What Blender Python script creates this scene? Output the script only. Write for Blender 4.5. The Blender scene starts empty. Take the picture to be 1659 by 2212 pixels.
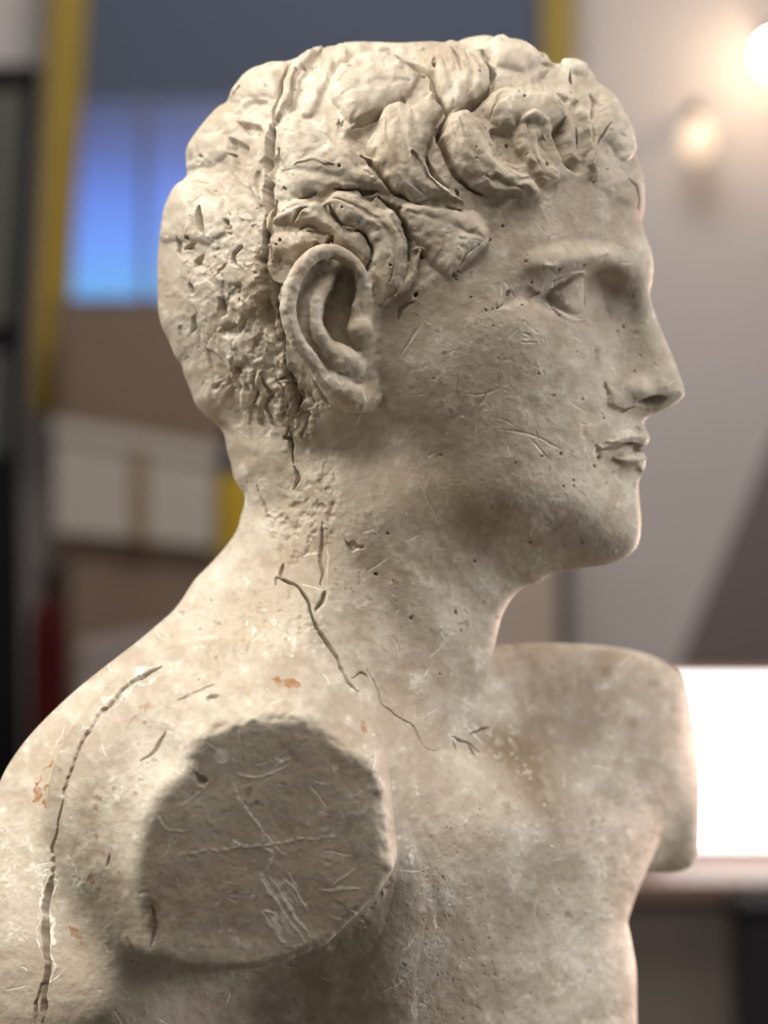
import bpy, math, random, time
import numpy as np
T0 = time.time()
rng = np.random.default_rng(7)
random.seed(7)

# ------------------------------------------------------------------ camera, world, lamps, exposure
S = 1.0 / 4500.0          # metres per photo unit (the photo is measured on a 1659 x 2212 grid) at the head's middle plane
CD = 1.30                 # camera distance to that plane
CX, CY = 829.5, 1106.0
sc = bpy.context.scene
col = sc.collection
cam = bpy.data.cameras.new('camera')
cam.sensor_fit = 'HORIZONTAL'
cam.lens = 50.0
cam.sensor_width = 50.0 * (1659 * S) / CD
cam.clip_start = 0.05
cam.clip_end = 60.0
cam.dof.use_dof = True
cam.dof.focus_distance = 1.195
cam.dof.aperture_fstop = 50.0 / 16.5
cam_o = bpy.data.objects.new('camera', cam)
cam_o.location = (0, -CD, 0)
cam_o.rotation_euler = (math.radians(90), 0, 0)
col.objects.link(cam_o)
sc.camera = cam_o

w = bpy.data.worlds.new('World')
sc.world = w
w.use_nodes = True
bgn = w.node_tree.nodes['Background']
bgn.inputs[0].default_value = (1.0, 0.90, 0.80, 1)
bgn.inputs[1].default_value = 0.125
sc.view_settings.view_transform = 'Standard'
sc.view_settings.look = 'None'
sc.view_settings.exposure = 0.0
sc.view_settings.gamma = 1.0
sc.render.resolution_x, sc.render.resolution_y = 768, 1024
sc.render.engine = 'CYCLES'
sc.cycles.use_denoising = True
sc.cycles.max_bounces = 6


def area(name, loc, target, size, power, colour, size_y=None):
    l = bpy.data.lights.new(name, 'AREA')
    l.shape = 'RECTANGLE'
    l.size = size
    l.size_y = size_y or size
    l.energy = power
    l.color = colour
    o = bpy.data.objects.new(name, l)
    o.location = loc
    d = np.array(target, float) - np.array(loc, float)
    import mathutils
    o.rotation_euler = mathutils.Vector(d).to_track_quat('-Z', 'Y').to_euler()
    col.objects.link(o)
    return o


area('ceiling_lamp', (-1.45, -0.20, 1.20), (0, 0, 0), 0.75, 45, (1.0, 0.945, 0.855))
area('overhead_lamp', (-0.2, -0.85, 2.1), (0, 0, 0), 1.4, 63, (1.0, 0.93, 0.85))
area('side_window_light', (1.9, 0.30, 0.35), (0.05, 0, 0), 1.0, 33, (1.0, 0.96, 0.94))
area('rear_window_light', (0.95, 1.7, -0.20), (0.2, 0.18, -0.1), 0.45, 44, (1.0, 0.66, 0.54))
area('room_light', (0.3, 3.6, 3.0), (0.2, 6.8, 0), 1.8, 150, (1.0, 0.93, 0.86))


# ------------------------------------------------------------------ helpers
def px(x, y, Y=0.0):
    """photo point -> world at depth Y"""
    k = S * (CD + Y) / CD
    return ((x - CX) * k, Y, (CY - y) * k)


def crop(x0, y0, k):
    return lambda pts: [(x0 + k * a, y0 + k * b) + tuple(r) for a, b, *r in pts]


cA = crop(331.8, 66.4, .32)
cB = crop(862.7, 66.4, .32)
cC = crop(331.8, 464.5, .32)
cE = crop(597.2, 99.5, .24)
cF = crop(530.9, 331.8, .24)
cG = crop(331.8, 398.2, .2)
cH = crop(995.4, 497.7, .32)
cI = crop(862.7, 464.5, .4)
cN = crop(398.2, 929.0, .32)
cL = crop(0.0, 1415.5, .48)
cR = crop(730.0, 1415.5, .48)
cT = crop(862.7, 1061.8, .4)


def tag(o, label=None, cat=None, group=None, kind=None):
    if label: o['label'] = label
    if cat: o['category'] = cat
    if group: o['group'] = group
    if kind: o['kind'] = kind
    return o


def new_mat(name, base, rough=0.7, spec=0.3, emit=None, estr=0.0, metal=0.0):
    m = bpy.data.materials.new(name)
    m.use_nodes = True
    b = m.node_tree.nodes['Principled BSDF']
    b.inputs['Base Color'].default_value = (*base, 1)
    b.inputs['Roughness'].default_value = rough
    b.inputs['Specular IOR Level'].default_value = spec
    b.inputs['Metallic'].default_value = metal
    if emit:
        b.inputs['Emission Color'].default_value = (*emit, 1)
        b.inputs['Emission Strength'].default_value = estr
    return m


def grain(m, base, amount=0.25, scale=6.0):
    nt = m.node_tree
    b = nt.nodes['Principled BSDF']
    tc = nt.nodes.new('ShaderNodeTexCoord')
    n = nt.nodes.new('ShaderNodeTexNoise')
    n.inputs['Scale'].default_value = scale
    n.inputs['Detail'].default_value = 6
    mx = nt.nodes.new('ShaderNodeMix'); mx.data_type = 'RGBA'
    mx.inputs[6].default_value = (*[c * (1 - amount) for c in base], 1)
    mx.inputs[7].default_value = (*[min(1, c * (1 + amount)) for c in base], 1)
    nt.links.new(tc.outputs['Object'], n.inputs['Vector'])
    nt.links.new(n.outputs['Fac'], mx.inputs[0])
    nt.links.new(mx.outputs[2], b.inputs['Base Color'])
    return m


def link_mesh(name, verts, faces, mat, parent=None, smooth=False):
    me = bpy.data.meshes.new(name)
    me.from_pydata([tuple(map(float, v)) for v in verts], [], [tuple(f) for f in faces])
    me.materials.append(mat)
    if smooth:
        for p in me.polygons: p.use_smooth = True
    me.update()
    o = bpy.data.objects.new(name, me)
    col.objects.link(o)
    if parent: o.parent = parent
    return o


def slab(name, quad, Y, thick, mat, parent=None, origin=(0, 0, 0), bevel=0.0):
    """a solid board: four photo points at depth Y, `thick` metres deep behind"""
    import bmesh
    f = [px(x, y, Y) for x, y in quad]
    v = [tuple(np.array(p) - np.array(origin)) for p in f] + [tuple(np.array(p) + np.array((0, thick, 0)) - np.array(origin)) for p in f]
    n = len(quad)
    faces = [tuple(range(n)), tuple(range(2 * n - 1, n - 1, -1))]
    faces += [(i, i + n, (i + 1) % n + n, (i + 1) % n) for i in range(n)]
    o = link_mesh(name, v, faces, mat, parent)
    bm = bmesh.new(); bm.from_mesh(o.data)
    bmesh.ops.recalc_face_normals(bm, faces=bm.faces)
    if bevel:
        bmesh.ops.bevel(bm, geom=list(bm.edges), offset=bevel, segments=2, affect='EDGES', profile=0.6)
    bm.to_mesh(o.data); bm.free()
    return o


def lathe(name, prof, mat, parent=None, n=28):
    """surface of revolution about z, profile of (r, z)"""
    v, f = [], []
    for r, z in prof:
        for i in range(n):
            a = 2 * math.pi * i / n
            v.append((r * math.cos(a), r * math.sin(a), z))
    for j in range(len(prof) - 1):
        for i in range(n):
            f.append((j * n + i, j * n + (i + 1) % n, (j + 1) * n + (i + 1) % n, (j + 1) * n + i))
    f.append(tuple(range(n - 1, -1, -1))); f.append(tuple(range((len(prof) - 1) * n, len(prof) * n)))
    return link_mesh(name, v, f, mat, parent, smooth=True)


def empty(name, loc):
    o = bpy.data.objects.new(name, None)
    o.location = loc
    o.empty_display_size = 0.05
    col.objects.link(o)
    return o
# ------------------------------------------------------------------ the room behind, far out of focus
COUNTER_Z = -0.796
m_wall = grain(new_mat('wall_paint', (.41, .385, .380), .8), (.41, .385, .380), .06, 1.5)
m_yel = grain(new_mat('yellow_paint', (.22, .150, .012), .55), (.22, .150, .012), .2, 5)
m_slate = new_mat('slate_blind', (.050, .066, .105), .7)
m_dark = new_mat('black_paint', (.006, .006, .007), .9, .08)
m_grey = new_mat('grey_board', (.060, .060, .052), .8, .1)
m_brown = grain(new_mat('brown_board', (.135, .095, .070), .8), (.135, .095, .070), .15, 3)
m_pale = grain(new_mat('pale_card', (.29, .265, .235), .8), (.29, .265, .235), .08, 4)
m_tan = new_mat('tan_paint', (.30, .25, .215), .7)

wall = slab('wall', [(-1800, -1800), (4200, -1800), (4200, 3200), (-1800, 3200)], 7.2, .12, m_wall)
wall['kind'] = 'structure'

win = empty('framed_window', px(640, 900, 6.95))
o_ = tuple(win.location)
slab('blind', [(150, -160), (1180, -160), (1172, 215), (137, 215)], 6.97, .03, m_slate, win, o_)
slab('post', [(116, -160), (196, -160), (134, 893), (62, 893)], 6.90, .10, m_yel, win, o_, .008)
slab('post', [(1172, -160), (1244, -160), (1236, 893), (1164, 893)], 6.90, .10, m_yel, win, o_, .008)
slab('mullion', [(303, 208), (318, 208), (318, 645), (303, 645)], 6.93, .04, new_mat('mullion_paint', (.10, .11, .16), .6), win, o_)
slab('sill', [(120, 643), (1165, 643), (1165, 662), (120, 662)], 6.86, .14, m_brown, win, o_, .006)
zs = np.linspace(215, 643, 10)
for y0, y1 in zip(zs[:-1], zs[1:]):              # dusk gradient painted into stacked emissive strips, dim top to bright foot
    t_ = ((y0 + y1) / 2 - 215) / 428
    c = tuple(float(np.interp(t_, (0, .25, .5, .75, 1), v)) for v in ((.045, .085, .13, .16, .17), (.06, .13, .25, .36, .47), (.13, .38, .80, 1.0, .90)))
    slab('glow_strip', [(136, y0), (1170, y0), (1168, y1), (130, y1)], 6.975, .02, new_mat('dusk_glow', (.02, .02, .03), .3, .4, c, .95), win, o_)
tag(win, 'yellow posted window with blue dusk glow painted in strips under a dark slate blind', 'window')

cab = empty('brown_cabinet', px(500, 1667, 6.6))
o_ = tuple(cab.location)
zb = CY + .796 / (S * (CD + 6.6) / CD)
slab('carcass', [(120, 664), (1190, 664), (1190, zb), (120, zb)], 6.6, .24, m_brown, cab, o_, .01)
slab('door', [(140, 684), (552, 684), (552, zb - 20), (140, zb - 20)], 6.575, .024, m_brown, cab, o_, .006)
slab('door', [(560, 684), (1172, 684), (1172, zb - 20), (560, zb - 20)], 6.575, .024, m_brown, cab, o_, .006)
tag(cab, 'matt brown cabinet standing below the blue dusk window', 'cabinet')


def carton(name, quad, Y, depth, mat, label):
    e = empty(name, px(*np.mean(quad, 0), Y))
    o = tuple(e.location)
    slab('body', quad, Y, depth, mat, e, o, .006)
    (ax, ay), (bx, by) = quad[0], quad[1]
    slab('lid', [(ax - 5, ay - 4), (bx + 5, by - 4), (bx + 5, by + 34), (ax - 5, ay + 34)], Y - .012, depth + .024, mat, e, o, .004)
    tag(e, label, 'box')
    return e


zc = CY + .796 / (S * (CD + 5.9) / CD)
carton('storage_box', [(118, 908), (464, 968), (462, 1185), (116, 1150)], 5.9, .3, m_pale, 'pale grey card box with a sloping lid, uppermost of its stack')
m_ink = new_mat('dark_print', (.05, .045, .045), .8)
m_tape = new_mat('brown_tape', (.16, .10, .055), .5)
for q_, mt_, nm_ in (([(286, 962), (318, 967), (318, 1170), (286, 1167)], m_tape, 'tape'),):
    o__ = bpy.data.objects['storage_box']
    slab(nm_, q_, 5.885, .012, mt_, o__, tuple(o__.location))
carton('storage_box', [(150, 1158), (466, 1192), (466, zc), (150, zc)], 5.95, .3, m_brown, 'dull brown card box carrying the pale grey box')
carton('storage_box', [(172, 1395), (352, 1365), (352, zc), (172, zc)], 5.6, .2, new_mat('grey_card', (.24, .21, .20), .8), 'small grey card box in front of the dull brown one')

brd = empty('display_board', px(-60, 1750, 5.5))
o_ = tuple(brd.location)
zd = CY + .796 / (S * (CD + 5.5) / CD)
slab('frame', [(-260, 138), (84, 138), (38, 900), (50, zd), (-260, zd)], 5.5, .06, m_dark, brd, o_, .008)
slab('panel', [(-260, 196), (52, 196), (22, 700), (-260, 700)], 5.485, .012, m_grey, brd, o_)
slab('panel', [(-260, 760), (18, 760), (10, 980), (-260, 980)], 5.485, .012, new_mat('dim_board', (.05, .05, .052), .7), brd, o_)
tag(brd, 'tall black framed board with grey panels at the left edge', 'board')

red = empty('red_canister', (px(104, 1500, 5.3)[0], 5.3, COUNTER_Z))
k_ = S * (CD + 5.3) / CD
top = px(0, 1290, 5.3)[2] - COUNTER_Z
r_ = 42 * k_
lathe('body', [(r_ * .96, 0), (r_, .02), (r_, top - .10), (r_ * .9, top - .05), (r_ * .55, top - .01), (r_ * .3, top)], new_mat('red_enamel', (.035, .0015, .0025), .7, .1), red)
lathe('neck', [(r_ * .3, top), (r_ * .3, top + .03), (r_ * .42, top + .035), (r_ * .42, top + .06), (r_ * .1, top + .07)], m_dark, red)
tag(red, 'dark red canister with a black neck beside the black framed board', 'canister')

bot = empty('paint_bottle', (px(508, 1500, 5.2)[0], 5.2, COUNTER_Z))
k_ = S * (CD + 5.2) / CD
zt = px(0, 950, 5.2)[2] - COUNTER_Z
r_ = 43 * k_
lathe('body', [(r_ * .95, 0), (r_, .015), (r_, zt - .09), (r_ * .92, zt - .05), (r_ * .5, zt - .01), (r_ * .45, zt)], new_mat('navy_plastic', (.010, .010, .030), .35, .5), bot)
l0, l1 = px(0, 1215, 5.2)[2] - COUNTER_Z, px(0, 1025, 5.2)[2] - COUNTER_Z
lathe('label_band', [(r_ * 1.004, l0), (r_ * 1.012, l0 + .003), (r_ * 1.012, l1 - .003), (r_ * 1.004, l1)], new_mat('yellow_label', (.30, .20, .012), .5), bot)
lathe('cap', [(r_ * .5, zt), (r_ * .52, zt + .005), (r_ * .52, zt + .05), (r_ * .4, zt + .056)], m_dark, bot)
tag(bot, 'navy bottle with a yellow label band behind the neck of the bust', 'bottle')

cnt = empty('counter', px(800, 2600, 5.8))
o_ = tuple(cnt.location)
import bmesh


def block(name, x0, x1, y0, y1, z0, z1, mat, parent, origin, bev=.006):
    v = [(x, y, z) for x in (x0, x1) for y in (y0, y1) for z in (z0, z1)]
    v = [tuple(np.array(p) - np.array(origin)) for p in v]
    f = [(0, 1, 3, 2), (4, 6, 7, 5), (0, 4, 5, 1), (2, 3, 7, 6), (0, 2, 6, 4), (1, 5, 7, 3)]
    o = link_mesh(name, v, f, mat, parent)
    bm = bmesh.new(); bm.from_mesh(o.data); bmesh.ops.recalc_face_normals(bm, faces=bm.faces)
    bmesh.ops.bevel(bm, geom=list(bm.edges), offset=bev, segments=2, affect='EDGES', profile=.6)
    bm.to_mesh(o.data); bm.free()
    return o


m_front = grain(new_mat('counter_front', (.175, .145, .125), .7), (.175, .145, .125), .12, 3)
m_top = grain(new_mat('counter_top', (.24, .15, .12), .5), (.24, .15, .12), .1, 4)
block('worktop', -2.2, 2.6, 4.55, 7.15, COUNTER_Z - .04, COUNTER_Z, m_top, cnt, o_)
for i in range(6):
    block('front_panel', -2.1 + .78 * i, -2.1 + .78 * i + .76, 4.62, 4.66, COUNTER_Z - .74, COUNTER_Z - .045, m_front, cnt, o_)
tag(cnt, 'long brown counter with a reddish top running behind the bust', 'counter')

lp = empty('light_box', (px(1700, 0, 4.95)[0], 4.95, COUNTER_Z))
o_ = tuple(lp.location)
x0, x1 = px(1430, 0, 4.95)[0], px(1990, 0, 4.95)[0]
z1 = px(0, 1466, 4.95)[2]
block('casing', x0 - .02, x1 + .02, 4.96, 5.08, COUNTER_Z, z1 + .01, new_mat('casing_paint', (.26, .15, .12), .6), lp, o_)
block('screen', x0, x1, 4.945, 4.965, px(0, 1826, 4.95)[2], z1, new_mat('lit_screen', (.8, .8, .8), .4, .3, (1.0, .97, .95), 4.5), lp, o_, .004)
tag(lp, 'blazing white light box standing on the counter behind the far shoulder', 'light box')

ln = slab('leaning_board', [(1690, 905), (1462, 1448), (2100, 1448), (2100, 905)], 5.3, .04, new_mat('dark_board', (.105, .085, .085), .7), None, (0, 0, 0), .004)
tag(ln, 'dark slanted board rising behind the blazing white light box', 'board')

tc_ = empty('tan_cupboard', px(1120, 1700, 5.9))
o_ = tuple(tc_.location)
zt_ = CY + .796 / (S * (CD + 5.9) / CD)
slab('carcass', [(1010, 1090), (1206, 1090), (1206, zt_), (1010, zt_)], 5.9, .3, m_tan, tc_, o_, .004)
slab('shade_strip', [(1208, 1090), (1236, 1090), (1236, zt_), (1208, zt_)], 5.93, .27, new_mat('painted_shade', (.055, .045, .05), .7), tc_, o_)  # shade in the gap beside the cupboard, painted as a dark solid strip
tag(tc_, 'tan cupboard with a painted strip of shade beside it seen between chin and far shoulder', 'cupboard')

bn = empty('waste_bin', px(1720, 2600, 4.3))
o_ = tuple(bn.location)
slab('body', [(1606, 1985), (1900, 1985), (1880, 2900), (1630, 2900)], 4.3, .25, new_mat('bin_plastic', (.016, .012, .016), .5), bn, o_, .02)
slab('rim', [(1598, 1955), (1908, 1955), (1908, 1990), (1598, 1990)], 4.29, .27, m_dark, bn, o_, .01)
tag(bn, 'black waste bin in front of the brown counter at the right edge', 'bin')


def wall_lamp(name, x, y, Y, rx, rz, strength, colour, label):
    k = S * (CD + Y) / CD
    c_ = px(x, y, Y)
    e = empty(name, c_)
    rx *= k; rz *= k
    prof = [(rx * math.sin(a), -rz * math.cos(a)) for a in np.linspace(.12, math.pi - .12, 14)]
    lathe('globe', prof, new_mat('lamp_glass', (.8, .7, .6), .3, .5, colour, strength), e)
    lathe('cap', [(rx * .3, rz * .985), (rx * .42, rz), (rx * .42, rz * 1.25), (rx * .2, rz * 1.3)], m_dark, e)
    block('bracket', c_[0] - .012, c_[0] + .012, Y, 7.21, c_[2] + rz * 1.3, c_[2] + rz * 1.3 + .025, m_dark, e, c_, .003)
    tag(e, label, 'lamp', 'lamps on the back wall')
    return e


wall_lamp('wall_lamp', 1676, 118, 6.95, 34, 40, 75, (1.0, .72, .48), 'big blazing globe lamp at the top right edge')
wall_lamp('wall_lamp', 1506, 302, 6.95, 36, 50, .75, (1.0, .70, .44), 'small warm lamp below and left of the blazing globe')
# ------------------------------------------------------------------ the plaster bust: outlines and thicknesses measured on the photo
def spline(pts, n=6, closed=True):
    """Catmull-Rom through the traced points"""
    p = np.array([q[:2] for q in pts], float)
    N = len(p)
    out = []
    for i in range(N if closed else N - 1):
        if closed:
            a, b, c, d = p[i - 1], p[i], p[(i + 1) % N], p[(i + 2) % N]
        else:
            a, b, c, d = p[max(i - 1, 0)], p[i], p[i + 1], p[min(i + 2, N - 1)]
        for t in np.linspace(0, 1, n, endpoint=False):
            out.append(.5 * ((2 * b) + (c - a) * t + (2 * a - 5 * b + 4 * c - d) * t * t + (3 * b - a - 3 * c + d) * t ** 3))
    if not closed: out.append(p[-1])
    return np.array(out)


def ortho(pts, Y):
    """photo points at depth Y -> parallel-projection units"""
    p = np.array([q[:2] for q in pts], float)
    Y = np.asarray(Y, float).reshape(-1, 1)
    k = (CD + Y) / CD
    return (p - (CX, CY)) * k + (CX, CY)


def poly_sd(poly, X, Y):
    """signed distance to a closed outline, positive inside"""
    P = np.asarray(poly, np.float32)
    Q = np.roll(P, -1, 0)
    d2 = np.full(X.shape, 1e12, np.float32)
    ins = np.zeros(X.shape, bool)
    for (ax, ay), (bx, by) in zip(P, Q):
        ex, ey = bx - ax, by - ay
        L = ex * ex + ey * ey
        if L < 1e-9: continue
        t = np.clip(((X - ax) * ex + (Y - ay) * ey) / L, 0, 1)
        dx, dy = X - ax - t * ex, Y - ay - t * ey
        np.minimum(d2, dx * dx + dy * dy, out=d2)
        if ay != by:
            c = ((ay > Y) != (by > Y)) & (X < ex * (Y - ay) / (by - ay) + ax)
            ins ^= c
    d = np.sqrt(d2)
    return np.where(ins, d, -d)


GX0, GY0, GS = -460.0, -200.0, 4.0
GW, GH = 615, 825
gx, gy = np.meshgrid((GX0 + GS * np.arange(GW)).astype(np.float32), (GY0 + GS * np.arange(GH)).astype(np.float32))


def sample(field, u, v, x0=GX0, y0=GY0, s=GS):
    h, wd = field.shape
    a = np.clip((u - x0) / s, 0, wd - 1.001); b = np.clip((v - y0) / s, 0, h - 1.001)
    i = a.astype(np.int32); j = b.astype(np.int32)
    fa = (a - i).astype(np.float32); fb = (b - j).astype(np.float32)
    F = field.ravel(); k = j * wd + i
    return (F[k] * (1 - fa) + F[k + 1] * fa) * (1 - fb) + (F[k + wd] * (1 - fa) + F[k + wd + 1] * fa) * fb


def blur(f, n=2):
    for _ in range(n):
        f = (np.pad(f, ((1, 1), (0, 0)), 'edge')[:-2] + 2 * f + np.pad(f, ((1, 1), (0, 0)), 'edge')[2:]) / 4
        f = (np.pad(f, ((0, 0), (1, 1)), 'edge')[:, :-2] + 2 * f + np.pad(f, ((0, 0), (1, 1)), 'edge')[:, 2:]) / 4
    return f


def rbf(pts, vals):
    """thin-plate field through control values"""
    P = np.array(pts, float) / 400.0
    V = np.array(vals, float)
    n = len(P)
    def ker(r2): return np.where(r2 > 1e-9, r2 * np.log(np.maximum(r2, 1e-9)), 0)
    K = ker(((P[:, None] - P[None]) ** 2).sum(-1)) + np.eye(n) * 0.004
    A = np.zeros((n + 3, n + 3)); A[:n, :n] = K
    A[:n, n] = 1; A[:n, n + 1:] = P; A[n, :n] = 1; A[n + 1:, :n] = P.T
    c = np.linalg.solve(A, np.concatenate([V, np.zeros((3,) + V.shape[1:])]))
    lo = 2
    X = gx[::lo, ::lo] / 400; Y = gy[::lo, ::lo] / 400
    f = c[n] + c[n + 1] * X + c[n + 2] * Y
    for i in range(n):
        r2 = (X - P[i, 0]) ** 2 + (Y - P[i, 1]) ** 2
        f += c[i] * ker(r2)
    u = np.repeat(np.repeat(f, lo, 0), lo, 1)
    # bilinear up to the full grid
    return sample(f.astype(np.float32), gx.ravel(), gy.ravel(), GX0, GY0, GS * lo).reshape(gx.shape)


def smooth01(a, b, x):
    t = np.clip((x - a) / (b - a), 0, 1)
    return t * t * (3 - 2 * t)


# --- head (profile), nape to throat closed inside the neck
head_out = [(709, 108), (684, 104), (652, 122), (633, 132), (604, 138), (569, 143), (540, 153), (517, 174), (498, 204), (490, 223),
            (469, 236), (437, 271), (412, 306), (402, 332), (405, 361), (402, 386), (380, 402), (364, 428), (353, 460), (345, 514),
            (341, 562), (341, 608), (343, 672), (351, 708), (364, 733), (380, 772), (393, 788), (399, 813), (412, 842), (425, 877),
            (450, 903), (473, 922), (487, 939), (496, 962), (504, 999), (511, 1031), (524, 1047), (541, 1058), (562, 1085), (620, 1100),
            (740, 1070), (830, 1095), (905, 1130), (980, 1180), (1070, 1226), (1150, 1244), (1207, 1235), (1263, 1227), (1311, 1220), (1347, 1206), (1371, 1187),
            (1381, 1163), (1384, 1130), (1382, 1098), (1379, 1066), (1379, 1042), (1386, 1025), (1394, 1005), (1394, 986), (1386, 974), (1387, 967),
            (1397, 960), (1402, 946), (1397, 932), (1391, 918), (1394, 905), (1405, 897), (1420, 891), (1443, 880), (1467, 866), (1478, 852),
            (1476, 836), (1468, 812), (1458, 784), (1439, 738), (1423, 700), (1410, 664), (1404, 640), (1405, 622), (1409, 608), (1411, 575),
            (1406, 544), (1394, 512), (1387, 488), (1387, 474), (1392, 446), (1391, 395), (1384, 361), (1372, 335), (1362, 290), (1352, 258),
            (1336, 223), (1317, 198), (1292, 182), (1281, 161), (1266, 148), (1247, 136), (1222, 135), (1206, 142), (1188, 136), (1180, 121),
            (1157, 113), (1119, 98), (1080, 87), (1048, 80), (1005, 86), (983, 95), (959, 95), (927, 93), (863, 96), (800, 94), (750, 95)]
head_h = [(700, 400, 77), (600, 600, 75), (800, 300, 74), (900, 480, 75), (600, 300, 67), (480, 500, 66), (430, 700, 60), (700, 150, 60),
          (1000, 280, 68), (1150, 280, 61), (1250, 280, 54), (1330, 300, 48), (900, 130, 60), (450, 350, 56), (380, 550, 56), (500, 850, 58),
          (600, 1000, 56), (1100, 500, 66), (1200, 470, 61), (1290, 470, 53), (1360, 480, 46), (1040, 590, 71), (1150, 555, 66.5), (1250, 555, 55),
          (1320, 550, 43), (1380, 555, 38), (1120, 612, 66), (1180, 625, 59), (1235, 632, 52), (1268, 630, 41), (1294, 630, 27), (1340, 640, 13.5),
          (1380, 640, 11), (1290, 680, 27), (1345, 700, 14), (1395, 720, 10.5), (1430, 780, 9.5), (1325, 780, 19), (1322, 840, 21),
          (1360, 840, 19), (1400, 845, 15), (1450, 850, 11), (1310, 745, 24), (1280, 720, 36), (1235, 715, 49), (1180, 700, 61), (1100, 700, 70),
          (1000, 690, 73.5), (900, 690, 73), (800, 700, 73), (1290, 800, 33), (1260, 850, 41), (1200, 850, 53), (1100, 850, 64.5), (1000, 850, 69),
          (900, 850, 70), (760, 850, 66), (1302, 860, 30), (1300, 960, 30), (1345, 955, 21), (1385, 955, 15), (1330, 905, 25), (1380, 908, 15),
          (1250, 950, 42), (1150, 950, 56), (1050, 950, 64), (950, 960, 66), (850, 960, 64), (1340, 1010, 20), (1385, 1000, 14), (1340, 1150, 24),
          (1370, 1110, 22), (1300, 1090, 31), (1200, 1080, 46), (1100, 1080, 57), (1000, 1060, 63), (900, 1060, 62), (1200, 1185, 35), (1080, 1185, 45),
          (950, 1130, 60), (850, 1080, 61), (1000, 1160, 53), (800, 1040, 65), (650, 900, 60), (720, 980, 65)]
# --- neck
neck_out = [(545, 940), (900, 860), (1120, 1000), (1165, 1150), (1157, 1240), (1139, 1255), (1119, 1275), (1099, 1303), (1083, 1334), (1075, 1366),
            (1068, 1398), (1059, 1425), (1049, 1462), (1030, 1510), (1012, 1560), (990, 1640), (950, 1760), (700, 1760), (520, 1560), (440, 1400), (430, 1280),
            (462, 1236), (494, 1201), (521, 1164), (535, 1134), (541, 1108), (543, 1078), (540, 1050), (530, 1000)]
neck_h = [(560, 1000, 50), (640, 1010, 58), (720, 1010, 64), (710, 1090, 62), (800, 1000, 66), (1000, 1000, 58), (560, 1150, 50), (700, 1150, 60), (850, 1200, 57), (1000, 1250, 44), (1100, 1250, 30),
          (600, 1350, 58), (800, 1400, 60), (950, 1400, 48), (1040, 1400, 36), (900, 1650, 62), (1000, 1650, 54), (600, 1650, 64), (450, 1400, 50)]
# --- trunk: x, y, middle depth, half thickness (mm)
trunk_out = [(560, 1120, 0), (536, 1134, 0), (523, 1163, 0), (494, 1201, 0), (462, 1236, -2), (398, 1299, -8), (306, 1378, -18), (259, 1415, -22), (168, 1487, -32),
             (96, 1555, -38), (53, 1603, -42), (19, 1651, -46), (0, 1689, -48), (-40, 1770, -52), (-80, 1900, -56), (-105, 2100, -58), (-110, 2400, -58), (-60, 3000, -40),
             (1300, 3000, 70), (1390, 2500, 84), (1377, 2240, 84), (1375, 2107, 85), (1368, 2058, 85), (1360, 2012, 85), (1355, 1990, 86), (1361, 1968, 88), (1372, 1936, 92),
             (1387, 1902, 98), (1412, 1848, 106), (1441, 1765, 118), (1459, 1716, 126), (1466, 1640, 132), (1440, 1560, 132), (1350, 1480, 112), (1220, 1450, 82), (1100, 1440, 50),
             (1000, 1400, 15), (900, 1260, 0), (780, 1120, 0)]
trunk_c = [(100, 1600, -40, 40), (300, 1420, -20, 38), (480, 1260, 0, 42), (600, 1180, 0, 52), (800, 1300, 0, 60), (1000, 1450, 12, 46), (600, 1420, -15, 74),
           (800, 1500, -5, 72), (950, 1520, 5, 55), (1000, 1610, 15, 52), (1100, 1520, 72, 46), (1200, 1520, 88, 44), (1350, 1500, 110, 40),
           (400, 1600, -30, 85), (600, 1700, -30, 92), (850, 1700, -12, 92), (1000, 1760, 10, 79), (1100, 1700, 32, 65), (1200, 1700, 60, 60),
           (1300, 1700, 90, 55), (1420, 1700, 124, 48), (400, 2120, -44, 84), (230, 2180, -60, 92), (80, 2060, -56, 84), (150, 2000, -54, 84), (600, 2160, -22, 58), (800, 2140, -6, 78),
           (900, 2000, 2, 88), (1000, 2000, 20, 88), (1100, 2000, 37, 76), (1200, 2000, 56, 66), (1300, 2000, 74, 55), (1360, 2000, 84, 45),
           (400, 2700, -44, 80), (600, 2500, -22, 60), (0, 2400, -54, 66), (800, 2700, -14, 86), (1100, 2700, 35, 76), (1300, 2700, 70, 55), (0, 1900, -52, 62)]
# --- far shoulder with the other cut arm
far_out = [(960, 1440, 20), (1067, 1405, 50), (1111, 1402, 66), (1163, 1398, 84), (1207, 1397, 96), (1263, 1398, 112), (1343, 1405, 135), (1403, 1419, 150), (1443, 1435, 160),
           (1468, 1458, 165), (1480, 1490, 168), (1490, 1580, 172), (1499, 1660, 174), (1504, 1720, 175), (1507, 1810, 175), (1502, 1858, 174), (1483, 1877, 170), (1436, 1883, 160),
           (1300, 1870, 130), (1100, 1780, 70), (960, 1650, 30)]
far_c = [(980, 1500, 30, 40), (1067, 1430, 78, 32), (1163, 1430, 98, 36), (1263, 1430, 114, 40), (1403, 1450, 152, 42), (1490, 1600, 178, 46),
         (1500, 1800, 186, 40), (1300, 1650, 125, 55), (1150, 1650, 80, 50), (1000, 1650, 40, 45), (1400, 1860, 168, 38), (1420, 1640, 150, 54)]
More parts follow.
